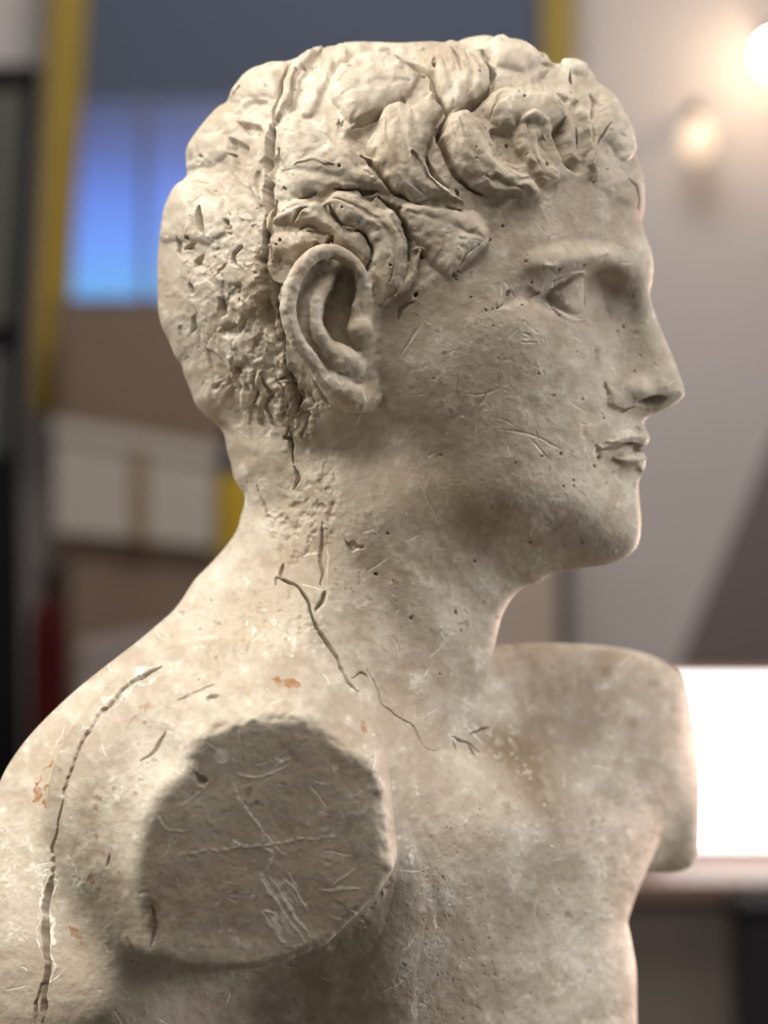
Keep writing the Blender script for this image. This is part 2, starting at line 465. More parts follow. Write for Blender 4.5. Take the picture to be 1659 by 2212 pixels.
# --- near cut arm: outline of the cut face
cut_out = [(408, 1655), (416, 1617), (440, 1586), (480, 1567), (528, 1553), (576, 1547), (629, 1544), (682, 1560), (717, 1590), (752, 1620), (785, 1642),
           (808, 1668), (821, 1705), (829, 1775), (837, 1847), (842, 1886), (822, 1925), (800, 1957), (744, 2010), (714, 2042), (662, 2068),
           (614, 2086), (560, 2098), (504, 2102), (440, 2100), (395, 2094), (362, 2080), (335, 2055), (318, 1992), (306, 1930), (300, 1880), (312, 1800),
           (331, 1742), (362, 1695)]
CUT_Y = -0.178
CUT_C = (575, 1830)
# --- ear
ear_out = [(1470, 620), (1455, 420), (1420, 330), (1330, 240), (1200, 205), (1110, 210), (1040, 250), (980, 320), (925, 420), (890, 510), (868, 600), (872, 680), (890, 770),
           (930, 880), (985, 960), (1040, 1030), (1100, 1110), (1150, 1200), (1200, 1265), (1290, 1305), (1400, 1325), (1490, 1300), (1535, 1230), (1530, 1140), (1500, 1000), (1490, 800)]
EAR_Y = -0.088


def lens_fields(out, ctl, extra_y=None):
    return None


po = ortho(head_out, 0.0)
_sd = poly_sd(spline(po, 5), gx, gy)
_in = smooth01(12, 70, _sd)                       # the locks of the outline die away inwards
HEAD_SD = (blur(_sd, 1) * (1 - _in) + blur(_sd, 60) * _in) * np.float32(S)
hc = np.array(head_h, float)
hp = ortho([q[:2] for q in head_h], -hc[:, 2] / 1000)
HEAD_H = np.maximum(rbf(hp, hc[:, 2]) / 1000, 0.006).astype(np.float32)
NECK_SD = blur(poly_sd(spline(ortho(neck_out, 0.0), 4), gx, gy), 2) * np.float32(S)
nc = np.array(neck_h, float)
NECK_H = np.clip(rbf(ortho([q[:2] for q in neck_h], -nc[:, 2] / 1000), nc[:, 2]) / 1000, .02, .09).astype(np.float32)
TRUNK_SD = blur(poly_sd(spline(ortho(trunk_out, [q[2] / 1000 for q in trunk_out]), 4), gx, gy), 2) * np.float32(S)
tcn = np.array(trunk_c, float)
tp = ortho([q[:2] for q in trunk_c], (tcn[:, 2] - tcn[:, 3]) / 1000)
_t = rbf(tp, tcn[:, 2])
TRUNK_M = (_t / 1000).astype(np.float32)
TRUNK_H = np.clip(rbf(tp, tcn[:, 3]) / 1000, .025, .11).astype(np.float32)
FAR_SD = blur(poly_sd(spline(ortho(far_out, [q[2] / 1000 for q in far_out]), 4), gx, gy), 1) * np.float32(S)
fcn = np.array(far_c, float)
fp = ortho([q[:2] for q in far_c], (fcn[:, 2] - fcn[:, 3]) / 1000)
FAR_M = (rbf(fp, fcn[:, 2]) / 1000).astype(np.float32)
FAR_H = np.clip(rbf(fp, fcn[:, 3]) / 1000, .02, .07).astype(np.float32)
CUT_POLY = ortho(cut_out, CUT_Y)
CUT_SD = poly_sd(spline(CUT_POLY, 3), gx, gy) * np.float32(S)
CUT_SOFT = blur(CUT_SD, 40)
CUT_O = ortho([CUT_C], CUT_Y)[0]
EAR_SD = poly_sd(spline(ortho(cC(ear_out), EAR_Y), 4), gx, gy) * np.float32(S)


def smin(a, b, k):
    h = np.clip(.5 + .5 * (b - a) / k, 0, 1)
    return b + (a - b) * h - k * h * (1 - h)


def lens(sd, h, r, Y):
    a = r - sd
    b = np.abs(Y) - (h - r)
    return np.minimum(np.maximum(a, b), 0) + np.sqrt(np.maximum(a, 0) ** 2 + np.maximum(b, 0) ** 2) - r


def seg_dist(P, pts):
    """distance to a chain of 3-D points with radii (capsules)"""
    best = np.full(len(P), 9.0, np.float32)
    for (a, ra), (b, rb) in zip(pts[:-1], pts[1:]):
        a = np.array(a); b = np.array(b)
        e = b - a
        t = np.clip(((P - a) @ e) / (e @ e), 0, 1)
        d = np.linalg.norm(P - a - t[:, None] * e, axis=1) - (ra + (rb - ra) * t)
        best = np.minimum(best, d)
    return best


def ear_plane(u):
    """depth of the ear's outer plate: the rear rim stands off the skull"""
    t = np.clip((u - 600) / 215.0, 0, 1.1)
    return -0.0985 + 0.0265 * t


def chain(pts, dy, rad):
    o = ortho(spline(cC(pts), 3, closed=False), EAR_Y)
    out = []
    for i, (u, v) in enumerate(o):
        t = i / max(1, len(o) - 1)
        r = np.interp(t, np.linspace(0, 1, len(rad)), rad)
        d = np.interp(t, np.linspace(0, 1, len(dy)), dy)
        uu = CX + (u - CX) * CD / (CD + EAR_Y)
        out.append((((u - CX) * S, float(ear_plane(uu)) + d, (CY - v) * S), r))
    return out


HELIX = chain([(1375, 640), (1405, 560), (1408, 470), (1390, 390), (1330, 310), (1230, 255), (1120, 262), (1035, 325), (975, 410), (935, 510), (915, 610), (918, 690), (940, 780),
               (980, 870), (1040, 950), (1100, 1030), (1150, 1110), (1200, 1180)], [-.003, -.0085, -.006, -.004, -.003, -.001], [.0026, .0032, .0034, .0036, .0034, .0034])
ANTI = chain([(1215, 400), (1150, 490), (1100, 600), (1090, 700), (1110, 800), (1165, 880), (1240, 930)], [.0005, -.004, -.0045, -.0025], [.0038, .0042, .0042, .004])
ANTITR = chain([(1230, 930), (1285, 970), (1350, 1010)], [-.001, -.004, -.003], [.0050, .0060, .0050])
TRAGUS = chain([(1385, 690), (1395, 770), (1400, 850)], [-.001, -.0055, -.001], [.004, .0060, .0038])
LOBE = chain([(1220, 1120), (1290, 1190), (1380, 1230), (1450, 1200)], [-.001, -.0025, -.002, .003], [.004, .0058, .0062, .004])
SCAPHA = chain([(1140, 350), (1065, 430), (1026, 550), (1020, 690), (1045, 800), (1090, 880)], [-.0025, -.003, -.003, -.002], [.0014, .0019, .0019, .0013])
CONCHA = ortho(cC([(1295, 400), (1290, 500), (1245, 610), (1238, 700), (1280, 790), (1350, 885)]), EAR_Y)
CONCHA_R = [19, 23, 27, 29, 25, 12]


def ear_f(P, u, v):
    uu = CX + (u - CX) * CD / (CD + EAR_Y)
    Yp = ear_plane(uu)
    sd = sample(EAR_SD, u, v)
    f = lens(sd, np.float32(.0055), np.float32(.004), P[:, 1] - (Yp + .004))
    # root behind the front half, holding the ear to the head
    f = smin(f, seg_dist(P, [(((ortho([(760, 640)], EAR_Y)[0][0] - CX) * S, -.076, (CY - 660) * S), .010), (((770 - CX) * S, -.072, (CY - 790) * S), .010)]), .004)
    f = smin(f, seg_dist(P, HELIX), .0022)
    f = smin(f, seg_dist(P, ANTI), .003)
    f = smin(f, seg_dist(P, LOBE), .004)
    return f


def concha_f(P, u, v):
    best = np.full(len(u), 9e3, np.float32)
    for i in range(len(CONCHA) - 1):
        a, b = CONCHA[i], CONCHA[i + 1]
        e = b - a
        t = np.clip(((u - a[0]) * e[0] + (v - a[1]) * e[1]) / (e @ e), 0, 1)
        d = np.hypot(u - a[0] - t * e[0], v - a[1] - t * e[1]) - (CONCHA_R[i] + (CONCHA_R[i + 1] - CONCHA_R[i]) * t)
        best = np.minimum(best, d)
    return best * np.float32(S)


CUT_N = np.array([0.17, -0.97, -0.13]); CUT_N /= np.linalg.norm(CUT_N)      # the way the cut face looks
CUT_P = np.array([(CUT_O[0] - CX) * S, CUT_Y, (CY - CUT_O[1]) * S])
Z_BASE = -0.318
DELT_C = np.array(px(455, 1745, -.105), np.float32)
DELT_R = np.array([.070, .080, .069], np.float32)


def surf(P):
    """implicit surface of the bust (metres, negative inside)"""
    P = np.asarray(P, np.float32)
    u = CX + P[:, 0] / np.float32(S); v = CY - P[:, 2] / np.float32(S); Y = P[:, 1]
    sd = sample(HEAD_SD, u, v); h = sample(HEAD_H, u, v)
    jaw = smooth01(930, 1150, v) * smooth01(780, 1040, u)
    r = h - np.maximum(h - .040, 0) * jaw            # the jaw turns under on a tighter curve than the skull
    fh = lens(sd, h, r, Y)
    sd = sample(NECK_SD, u, v); h = sample(NECK_H, u, v)
    q = np.maximum(h - sd, 0)
    fn = np.sqrt(q * q + Y * Y) - h
    f = smin(fh, fn, np.float32(.013))
    sd = sample(TRUNK_SD, u, v); h = sample(TRUNK_H, u, v); M = sample(TRUNK_M, u, v)
    q = np.maximum(h - sd, 0)
    ft = np.sqrt(q * q + (Y - M) ** 2) - h
    sd = sample(FAR_SD, u, v); h = sample(FAR_H, u, v); M = sample(FAR_M, u, v)
    ff = lens(sd, h, np.float32(.013), Y - M)
    ft = smin(ft, ff, np.float32(.022))
    f = smin(f, ft, np.float32(.016))
    # near arm: the cut outline swept inward along the arm, swelling to the deltoid
    rel = P - CUT_P.astype(np.float32)
    t = -(rel @ CUT_N.astype(np.float32))
    tt = np.clip(t, -.02, .16)
    cu = u + CUT_N[0] * tt / S * .55; cv = v - CUT_N[2] * tt / S * .1
    dl = np.clip(tt / .085, 0, 1)
    sc_ = 1 + .34 * np.sin(dl * math.pi / 2) * np.float32(1) - .5 * np.clip((tt - .075) / .08, 0, 1) ** 2
    su = CUT_O[0] + (cu - CUT_O[0] + 62 * dl) / sc_; dv = cv - CUT_O[1] + 20 * dl
    sv = CUT_O[1] + np.where(dv < 0, dv / sc_, dv / np.minimum(sc_, 1 + .06 * dl - .25 * np.clip((tt - .06) / .06, 0, 1)))
    k = np.clip(tt / .02, 0, 1)
    fa = -(sample(CUT_SD, su, sv) * (1 - k) + (sample(CUT_SOFT, su, sv) + .002) * k) * sc_
    fa = np.maximum(fa, t - .13)
    rd = (P - DELT_C) / DELT_R
    rr = np.sqrt((rd * rd).sum(1))
    fd = -smin(-(rr - 1) * np.float32(DELT_R.min()), t - .026, np.float32(.02))
    fa = smin(fa, fd, np.float32(.016))
    fa = -smin(-fa, t, np.float32(.005))
    f = smin(f, fa, np.float32(.016))
    # ear
    m = (u > 560) & (u < 860) & (v > 480) & (v < 930) & (Y < -.05)
    if m.any():
        Pm, um, vm = P[m], u[m], v[m]
        uu = CX + (um - CX) * CD / (CD + EAR_Y)
        fe = smin(f[m], ear_f(Pm, um, vm), (.0025 + .003 * np.clip((uu - 740) / 80, 0, 1)).astype(np.float32))
        c = np.maximum(concha_f(Pm, um, vm), Pm[:, 1] - np.float32(-.0660))
        fe = -smin(-fe, c, np.float32(.0030))
        fe = -smin(-fe, seg_dist(Pm, SCAPHA), np.float32(.0025))
        fe = smin(fe, seg_dist(Pm, TRAGUS), np.float32(.0018))
        fe = smin(fe, seg_dist(Pm, ANTITR), np.float32(.002))
        f[m] = fe
    return np.maximum(f, Z_BASE - P[:, 2]).astype(np.float32)


def grad(P, e=4e-4):
    f0 = surf(P)
    g = np.empty((len(P), 3), np.float32)
    for i in range(3):
        d = np.zeros(3, np.float32); d[i] = e
        g[:, i] = (surf(P + d) - f0) / e
    return f0, g


def surface_nets():
    vs = 0.0023
    lo = np.array([-0.262, -0.30, -0.324]); hi = np.array([0.190, 0.262, 0.243])
    n = (np.ceil((hi - lo) / vs / 4).astype(int)) * 4 + 1
    ax = [lo[i] + vs * np.arange(n[i]) for i in range(3)]
    cz = [a[2::4] for a in ax]
    G = np.stack(np.meshgrid(*cz, indexing='ij'), -1).reshape(-1, 3)
    fc = surf(G).reshape([len(a) for a in cz])
    F = np.repeat(np.repeat(np.repeat(fc, 4, 0), 4, 1), 4, 2)
    F = np.pad(F, [(0, n[i] - F.shape[i]) for i in range(3)], mode='edge')
    F = np.where(F > 0, 1.0, -1.0).astype(np.float32)
    act = np.abs(fc) < .016
    A = np.repeat(np.repeat(np.repeat(act, 4, 0), 4, 1), 4, 2)
    A = np.pad(A, [(0, n[i] - A.shape[i]) for i in range(3)], mode='edge')
    idx = np.argwhere(A)
    P = lo + vs * idx
    F[idx[:, 0], idx[:, 1], idx[:, 2]] = surf(P)
    neg = F < 0
    c = neg[:-1, :-1, :-1].astype(np.int8)
    cnt = np.zeros_like(c)
    for i in (0, 1):
        for j in (0, 1):
            for k in (0, 1):
                cnt += neg[i:n[0] - 1 + i, j:n[1] - 1 + j, k:n[2] - 1 + k]
    cells = np.argwhere((cnt > 0) & (cnt < 8))
    vid = np.full(cnt.shape, -1, np.int32)
    vid[cells[:, 0], cells[:, 1], cells[:, 2]] = np.arange(len(cells))
    acc = np.zeros((len(cells), 3)); num = np.zeros(len(cells))
    corners = [(i, j, k) for i in (0, 1) for j in (0, 1) for k in (0, 1)]
    val = {c_: F[cells[:, 0] + c_[0], cells[:, 1] + c_[1], cells[:, 2] + c_[2]] for c_ in corners}
    for a in corners:
        for d in range(3):
            if a[d]: continue
            b = list(a); b[d] = 1; b = tuple(b)
            fa, fb = val[a], val[b]
            m = (fa < 0) != (fb < 0)
            t = np.where(m, fa / np.where(m, fa - fb, 1), 0)
            p = np.array(a, float)[None] + t[:, None] * (np.array(b) - np.array(a))[None]
            acc += p * m[:, None]; num += m
    V = lo + vs * (cells + acc / num[:, None])
    faces = []
    for d in range(3):
        o1, o2 = [(1, 2), (2, 0), (0, 1)][d]
        s0 = [slice(None)] * 3; s1 = [slice(None)] * 3
        s0[d] = slice(0, n[d] - 1); s1[d] = slice(1, n[d])
        diff = neg[tuple(s0)] != neg[tuple(s1)]
        E = np.argwhere(diff)
        m = (E[:, o1] > 0) & (E[:, o2] > 0) & (E[:, o1] < n[o1] - 1) & (E[:, o2] < n[o2] - 1)
        E = E[m]
        flip = neg[tuple(s0)][E[:, 0], E[:, 1], E[:, 2]]
        def cell(da, db):
            q = E.copy(); q[:, o1] -= da; q[:, o2] -= db
            return vid[q[:, 0], q[:, 1], q[:, 2]]
        q = np.stack([cell(1, 1), cell(0, 1), cell(0, 0), cell(1, 0)], 1)
        q[~flip] = q[~flip][:, ::-1]
        faces.append(q)
    Q = np.concatenate(faces)
    return V.astype(np.float32), Q


def newton(V, it=2):
    for _ in range(it):
        f, g = grad(V)
        g2 = np.maximum((g * g).sum(1), .2)
        step = np.clip(f / g2, -.0012, .0012)
        V = V - step[:, None] * g
    return V.astype(np.float32)


def refine(V, T, mark):
    """split every marked triangle in four, its neighbours to fit"""
    N = len(V)
    e = np.stack([T[:, [0, 1]], T[:, [1, 2]], T[:, [2, 0]]], 1).reshape(-1, 2)
    e.sort(1)
    key = e[:, 0].astype(np.int64) * N + e[:, 1]
    uk, inv = np.unique(key, return_inverse=True)
    inv = inv.reshape(-1, 3)
    em = np.zeros(len(uk), bool); em[inv[mark].ravel()] = True
    mid = np.full(len(uk), -1, np.int64)
    ids = np.nonzero(em)[0]
    mid[ids] = N + np.arange(len(ids))
    a = uk[ids] // N; b = uk[ids] % N
    V2 = np.concatenate([V, (V[a] + V[b]) * np.float32(.5)])
    m = mid[inv]
    on = m >= 0
    cnt = on.sum(1)
    out = [T[cnt == 0]]
    s = cnt == 3
    t, k = T[s], m[s]
    out += [np.stack(x, 1) for x in ((t[:, 0], k[:, 0], k[:, 2]), (k[:, 0], t[:, 1], k[:, 1]), (k[:, 2], k[:, 1], t[:, 2]), (k[:, 0], k[:, 1], k[:, 2]))]
    for c in range(3):
        r = [c, (c + 1) % 3, (c + 2) % 3]
        s = (cnt == 1) & on[:, c]
        t, k = T[s][:, r], m[s][:, r]
        out += [np.stack(x, 1) for x in ((t[:, 0], k[:, 0], t[:, 2]), (k[:, 0], t[:, 1], t[:, 2]))]
        s = (cnt == 2) & ~on[:, c]            # edges r1, r2 split
        t, k = T[s][:, r], m[s][:, r]
        out += [np.stack(x, 1) for x in ((t[:, 2], k[:, 2], k[:, 1]), (k[:, 2], t[:, 0], k[:, 1]), (t[:, 0], t[:, 1], k[:, 1]))]
    return V2, np.concatenate(out), N


def project(V):
    k = CD / (CD + V[:, 1]) / S
    return CX + V[:, 0] * k, CY - V[:, 2] * k


def tri_normals(V, T):
    n = np.cross(V[T[:, 1]] - V[T[:, 0]], V[T[:, 2]] - V[T[:, 0]])
    return n


def vert_normals(V, T):
    n = tri_normals(V, T)
    out = np.stack([np.bincount(T.ravel(), np.repeat(n[:, i], 3), len(V)) for i in range(3)], 1)
    return (out / np.maximum(np.linalg.norm(out, axis=1, keepdims=True), 1e-12)).astype(np.float32)


def depth_map(V, cell=14):
    x, y = project(V)
    i = np.clip((x / cell).astype(int) + 8, 0, 149); j = np.clip((y / cell).astype(int) + 8, 0, 189)
    D = np.full(150 * 190, 9.0)
    np.minimum.at(D, j * 150 + i, V[:, 1])
    D = D.reshape(190, 150)
    return D, (j, i)


V, Q = surface_nets()
print('nets', len(V), len(Q), round(time.time() - T0, 1))
V = newton(V, 2)
T = np.concatenate([Q[:, [0, 1, 2]], Q[:, [0, 2, 3]]])
del Q


def visible_tris(V, T, need):
    n = tri_normals(V, T)
    c = V[T].mean(1)
    view = c - np.array([0, -CD, 0], np.float32)
    face = -(n * view).sum(1) / np.maximum(np.linalg.norm(n, axis=1) * np.linalg.norm(view, axis=1), 1e-12)
    x, y = project(c)
    D, _ = depth_map(V)
    i = np.clip((x / 14).astype(int) + 8, 0, 149); j = np.clip((y / 14).astype(int) + 8, 0, 189)
    front = c[:, 1] < D[j, i] + .055
    return (face > need) & front & (x > -60) & (x < 1720) & (y > 0) & (y < 2270)


LEVELS = [-.25, -.12]
for need in LEVELS:
    V, T, n0 = refine(V, T, visible_tris(V, T, need))
    V[n0:] = newton(V[n0:], 2)
print('base mesh', len(V), len(T), round(time.time() - T0, 1))
# ------------------------------------------------------------------ sculpting: relief of locks, cracks, pits and the worn marks and painted shade on the plaster
MX0, MY0, MW, MH = -80, -20, 1800, 2320
H = np.zeros((MH, MW), np.float32)            # relief in mm, along the surface normal
RUST = np.zeros((MH, MW), np.float32)
DIRT = np.zeros((MH, MW), np.float32)
PALE = np.zeros((MH, MW), np.float32)
STAIN_SHADE = np.zeros((MH, MW), np.float32)
_ky = np.fft.fftfreq(MH // 2)[:, None]; _kx = np.fft.rfftfreq(MW // 2)[None]


def noise(scale, ax=1.0, ay=1.0):
    """smooth random field, feature size in photo units, unit variance"""
    s = scale / 2
    n = np.fft.rfft2(rng.standard_normal((MH // 2, MW // 2)).astype(np.float32))
    n *= np.exp(-2 * (math.pi * s * .35) ** 2 * ((_kx * ax) ** 2 + (_ky * ay) ** 2))
    f = np.fft.irfft2(n, (MH // 2, MW // 2))
    f /= f.std()
    yy = np.arange(MH) / 2 - .25; xx = np.arange(MW) / 2 - .25
    y0 = np.clip(yy.astype(int), 0, MH // 2 - 2); x0 = np.clip(xx.astype(int), 0, MW // 2 - 2)
    fy = np.clip(yy - y0, 0, 1)[:, None]; fx = np.clip(xx - x0, 0, 1)[None]
    r = f[y0] * (1 - fy) + f[y0 + 1] * fy
    return (r[:, x0] * (1 - fx) + r[:, x0 + 1] * fx).astype(np.float32)


N3, N6, N12, N24, N60, N160 = noise(4), noise(8), noise(14), noise(28), noise(70), noise(180)
WX = 1.5 * noise(26) + .45 * noise(10)
WY = 1.5 * noise(26) + .45 * noise(10)
HP = np.zeros((MH, MW), np.float32)           # broad swellings, smoothed before the cuts go in


def smooth(a, b, x):
    t = np.clip((x - a) / (b - a), 0, 1)
    return t * t * (3 - 2 * t)


def box(pts, m):
    p = np.array([q[:2] for q in pts])
    a = np.floor(p.min(0) - m - (MX0, MY0)).astype(int); b = np.ceil(p.max(0) + m - (MX0, MY0)).astype(int)
    x0, y0 = max(a[0], 0), max(a[1], 0); x1, y1 = min(b[0], MW), min(b[1], MH)
    if x1 <= x0 or y1 <= y0: return None, None, None
    X, Y = np.meshgrid(np.arange(x0, x1, dtype=np.float32) + MX0, np.arange(y0, y1, dtype=np.float32) + MY0)
    return (slice(y0, y1), slice(x0, x1)), X, Y


def line_d(pts, X, Y):
    """distance to a polyline and the position 0..1 along it"""
    P = np.array([q[:2] for q in pts], float)
    L = np.concatenate([[0], np.cumsum(np.hypot(*np.diff(P, axis=0).T))])
    best = np.full(X.shape, 1e6, np.float32); tt = np.zeros(X.shape, np.float32)
    for i in range(len(P) - 1):
        e = P[i + 1] - P[i]; l2 = e @ e
        if l2 == 0: continue
        t = np.clip(((X - P[i, 0]) * e[0] + (Y - P[i, 1]) * e[1]) / l2, 0, 1)
        d = np.hypot(X - P[i, 0] - t * e[0], Y - P[i, 1] - t * e[1])
        m = d < best
        best[m] = d[m]; tt[m] = ((L[i] + t * (L[i + 1] - L[i])) / L[-1])[m]
    return best, tt


def stroke(pts, w, h, soft=.55, taper=.25, layer=None, warp=1.0, curve=True, rnd=0.0, fade=0.0):
    """groove (h<0) or ridge (h>0) w photo units to each side"""
    if curve and len(pts) > 2: pts = [tuple(q) for q in spline(pts, 5, closed=False)]
    s, X, Y = box(pts, w * 1.6 + 6)
    if s is None: return
    d, t = line_d(pts, X + warp * WX[s], Y + warp * WY[s])
    ww = w * (np.clip(np.minimum(t, 1 - t) / taper, .25, 1) if taper else 1.0)
    if rnd: ww = ww * np.clip(1 + rnd * (.8 * N24[s] + .6 * N12[s]), .4, 2.2)
    k = 1 - smooth(1 - soft, 1, d / ww)
    if fade: k = k * smooth(0, fade, np.minimum(t, 1 - t))
    if layer is None: H[s] += h * k
    else: np.maximum(layer[s], h * k, out=layer[s])


def pillow(pts, h, r, warp=1.6, p=1.0):
    """a rounded swelling with a crisp foot: a lock of hair, a lump"""
    sp = spline(pts, 4)
    s, X, Y = box(sp, 8)
    if s is None: return
    d = poly_sd(sp, X + warp * WX[s], Y + warp * WY[s])
    t = np.clip(d / r, 0, 1)
    HP[s] += 1.15 * h * np.sqrt(1 - (1 - t) ** 2) ** p


def hollow(pts, h, r, warp=1.2):
    """a dip with soft sides"""
    sp = spline(pts, 4)
    s, X, Y = box(sp, 8)
    if s is None: return
    d = poly_sd(sp, X + warp * WX[s], Y + warp * WY[s])
    H[s] -= h * smooth(0, r, d)


def patch(layer, pts, v=1.0, soft=2.0, warp=1.5, rag=0.0):
    sp = spline(pts, 4) if len(pts) > 4 else np.array([q[:2] for q in pts])
    s, X, Y = box(sp, 10)
    if s is None: return
    d = poly_sd(sp, X + warp * WX[s], Y + warp * WY[s])
    if rag: d = d + rag * N6[s]
    np.maximum(layer[s], v * smooth(-soft * .3, soft, d), out=layer[s])


def pit(x, y, r, depth, dirt=0.0):
    s, X, Y = box([(x, y)], r * 3 + 4)
    if s is None: return
    a = rng.uniform(0, math.pi); q = rng.uniform(.6, 1.0)
    dx, dy = X - x + WX[s] * .8, Y - y + WY[s] * .8
    u, v = dx * math.cos(a) + dy * math.sin(a), (dy * math.cos(a) - dx * math.sin(a)) / q
    d = np.hypot(u, v) / r + .22 * N6[s] + .12 * N3[s]
    k = 1 - smooth(.55, 1.1, d)
    H[s] -= depth * k
    if dirt: np.maximum(DIRT[s], dirt * k * np.clip(.75 + .4 * N3[s], 0, 1), out=DIRT[s])


# ---- locks over the crown and temple
pillow(cE([(480, 340), (540, 240), (680, 160), (800, 100), (960, 95), (1120, 130), (1220, 200), (1275, 300), (1270, 390), (1180, 460), (1040, 510), (960, 570), (850, 650), (700, 700), (600, 640), (500, 520)]), 5.0, 62)
pillow(cE([(960, 600), (1040, 530), (1140, 510), (1240, 560), (1380, 440), (1450, 560), (1500, 650), (1420, 740), (1420, 830), (1380, 940), (1340, 1010), (1350, 1100), (1440, 1230), (1540, 1340), (1400, 1370), (1200, 1380), (1080, 1310), (960, 1170), (880, 1020), (900, 900), (930, 800), (915, 700)]), 6.0, 52)
pillow(cE([(20, 760), (200, 680), (400, 780), (560, 880), (680, 960), (790, 1080), (900, 1100), (960, 1200), (1040, 1320), (920, 1310), (750, 1270), (540, 1290), (370, 1330), (240, 1370), (120, 1330), (100, 1130), (20, 980)]), 4.0, 55)
pillow(cE([(420, 40), (520, 20), (700, 0), (900, 10), (1000, 60), (880, 90), (700, 130), (540, 220), (470, 330), (380, 560), (300, 640), (230, 640), (330, 420), (400, 250)]), 2.5, 22)
hollow(cE([(960, 565), (690, 720), (620, 830), (700, 950), (850, 1050), (905, 1010), (875, 880), (925, 760)]), 5.5, 22)
stroke(cE([(960, 590), (800, 670), (690, 740)]), 6, -2.5)
stroke(cE([(760, 980), (850, 1050), (960, 1180), (1010, 1260), (1070, 1320), (1200, 1390)]), 9, -5, rnd=.2)
stroke(cE([(1000, 120), (1130, 150), (1220, 190), (1280, 270), (1330, 300)]), 7, -3.5)
stroke(cE([(560, 660), (570, 740), (600, 680)]), 5, -2)
stroke(cE([(480, 340), (560, 230), (690, 155)]), 5, -1.6, soft=.9)
stroke(cE([(1120, 480), (1160, 510)]), 6, -2.5)
stroke(cE([(210, 1110), (330, 1050), (450, 1090), (540, 1110)]), 5, .8)
# above the ear
pillow(cF([(680, 440), (800, 360), (960, 360), (1080, 430), (1220, 520), (1330, 510), (1420, 640), (1450, 780), (1460, 900), (1470, 1000), (1440, 1100), (1390, 1200), (1320, 1310), (1220, 1370), (1130, 1300), (1110, 1150), (1130, 1000), (1140, 900), (1100, 780), (1020, 690), (930, 680), (760, 500)]), 5.0, 36)
pillow(cF([(260, 640), (300, 560), (430, 430), (560, 420), (680, 450), (760, 540), (920, 690), (1010, 690), (1090, 780), (1130, 880), (1140, 950), (1080, 980), (1010, 960), (900, 850), (820, 790), (760, 700), (600, 640), (450, 650)]), 3.5, 30)
pillow(cF([(230, 750), (440, 700), (600, 760), (640, 800), (520, 900), (440, 1000), (300, 940), (240, 980), (220, 860)]), 3.0, 28)
stroke(cF([(1200, 400), (1330, 500), (1400, 590), (1440, 680), (1465, 790), (1475, 960)]), 8, -4.5, rnd=.2)
stroke(cF([(760, 470), (850, 600), (975, 668)]), 6.5, -3.5, soft=.8)
stroke(cF([(1000, 690), (1060, 740), (1100, 810), (1135, 900), (1130, 970)]), 4, -3.5)
stroke(cF([(1130, 960), (1090, 1050), (1105, 1180), (1100, 1260)]), 5, -3)
stroke(cF([(800, 330), (900, 318), (1030, 312)]), 5.5, -3.5, soft=.7)
stroke(cF([(1010, 318), (1050, 345), (1120, 355), (1195, 350)]), 7.5, -5, soft=.4)
stroke(cF([(1040, 360), (1120, 420), (1170, 400)]), 7, -2, soft=.9)
stroke(cF([(500, 408), (560, 385), (655, 350)]), 5, -2.5)
stroke(cF([(440, 635), (500, 560), (575, 497)]), 3.6, -2)
stroke(cF([(440, 635), (500, 560), (575, 497)]), 2.6, .7, layer=RUST)
stroke(cF([(490, 680), (560, 640), (640, 690)]), 6, -1.5)
stroke(cF([(560, 700), (680, 720), (760, 700)]), 10, -2, soft=.9)
stroke(cF([(890, 850), (950, 910), (1010, 965)]), 5.5, -3.5)
for a, b, r in ((625, 812, 7), (740, 800, 7), (780, 765, 7), (335, 790, 4), (300, 830, 3), (1000, 690, 3.5), (690, 890, 3.5), (860, 145, 3), (870, 497, 2.4), (1385, 495, 5), (1280, 1005, 2.5)):
    (x, y), = cF([(a, b)]); pit(x, y, r, 3.5)
# temple lock and sideburn
pillow(cB([(20, 1180), (200, 1150), (420, 1230), (520, 1240), (600, 1380), (520, 1490), (430, 1580), (330, 1640), (200, 1540), (90, 1380), (30, 1290)]), 4.0, 34)
stroke(cB([(420, 1580), (520, 1480), (600, 1400)]), 6, 1.6)
stroke(cB([(110, 1160), (250, 1190), (420, 1215)]), 7, -2.2)
stroke(cB([(0, 1250), (40, 1330), (65, 1430), (70, 1560)]), 8, -3)
stroke(cF([(1560, 870), (1530, 1000), (1510, 1080), (1430, 1180), (1330, 1290)]), 15, 3.0, soft=.9)
stroke(cF([(1490, 870), (1540, 845), (1590, 870), (1610, 930)]), 4.5, 1.5)
stroke(cF([(1570, 900), (1600, 950)]), 5, -2.5)
stroke(cF([(1380, 1500), (1400, 1400), (1520, 1330)]), 8, -2, soft=.9)
pit(*cF([(1532, 1268)])[0], 5.5, 2.5, 1.0)
patch(PALE, cF([(1495, 1265), (1530, 1290), (1520, 1310), (1495, 1300)]), .9)
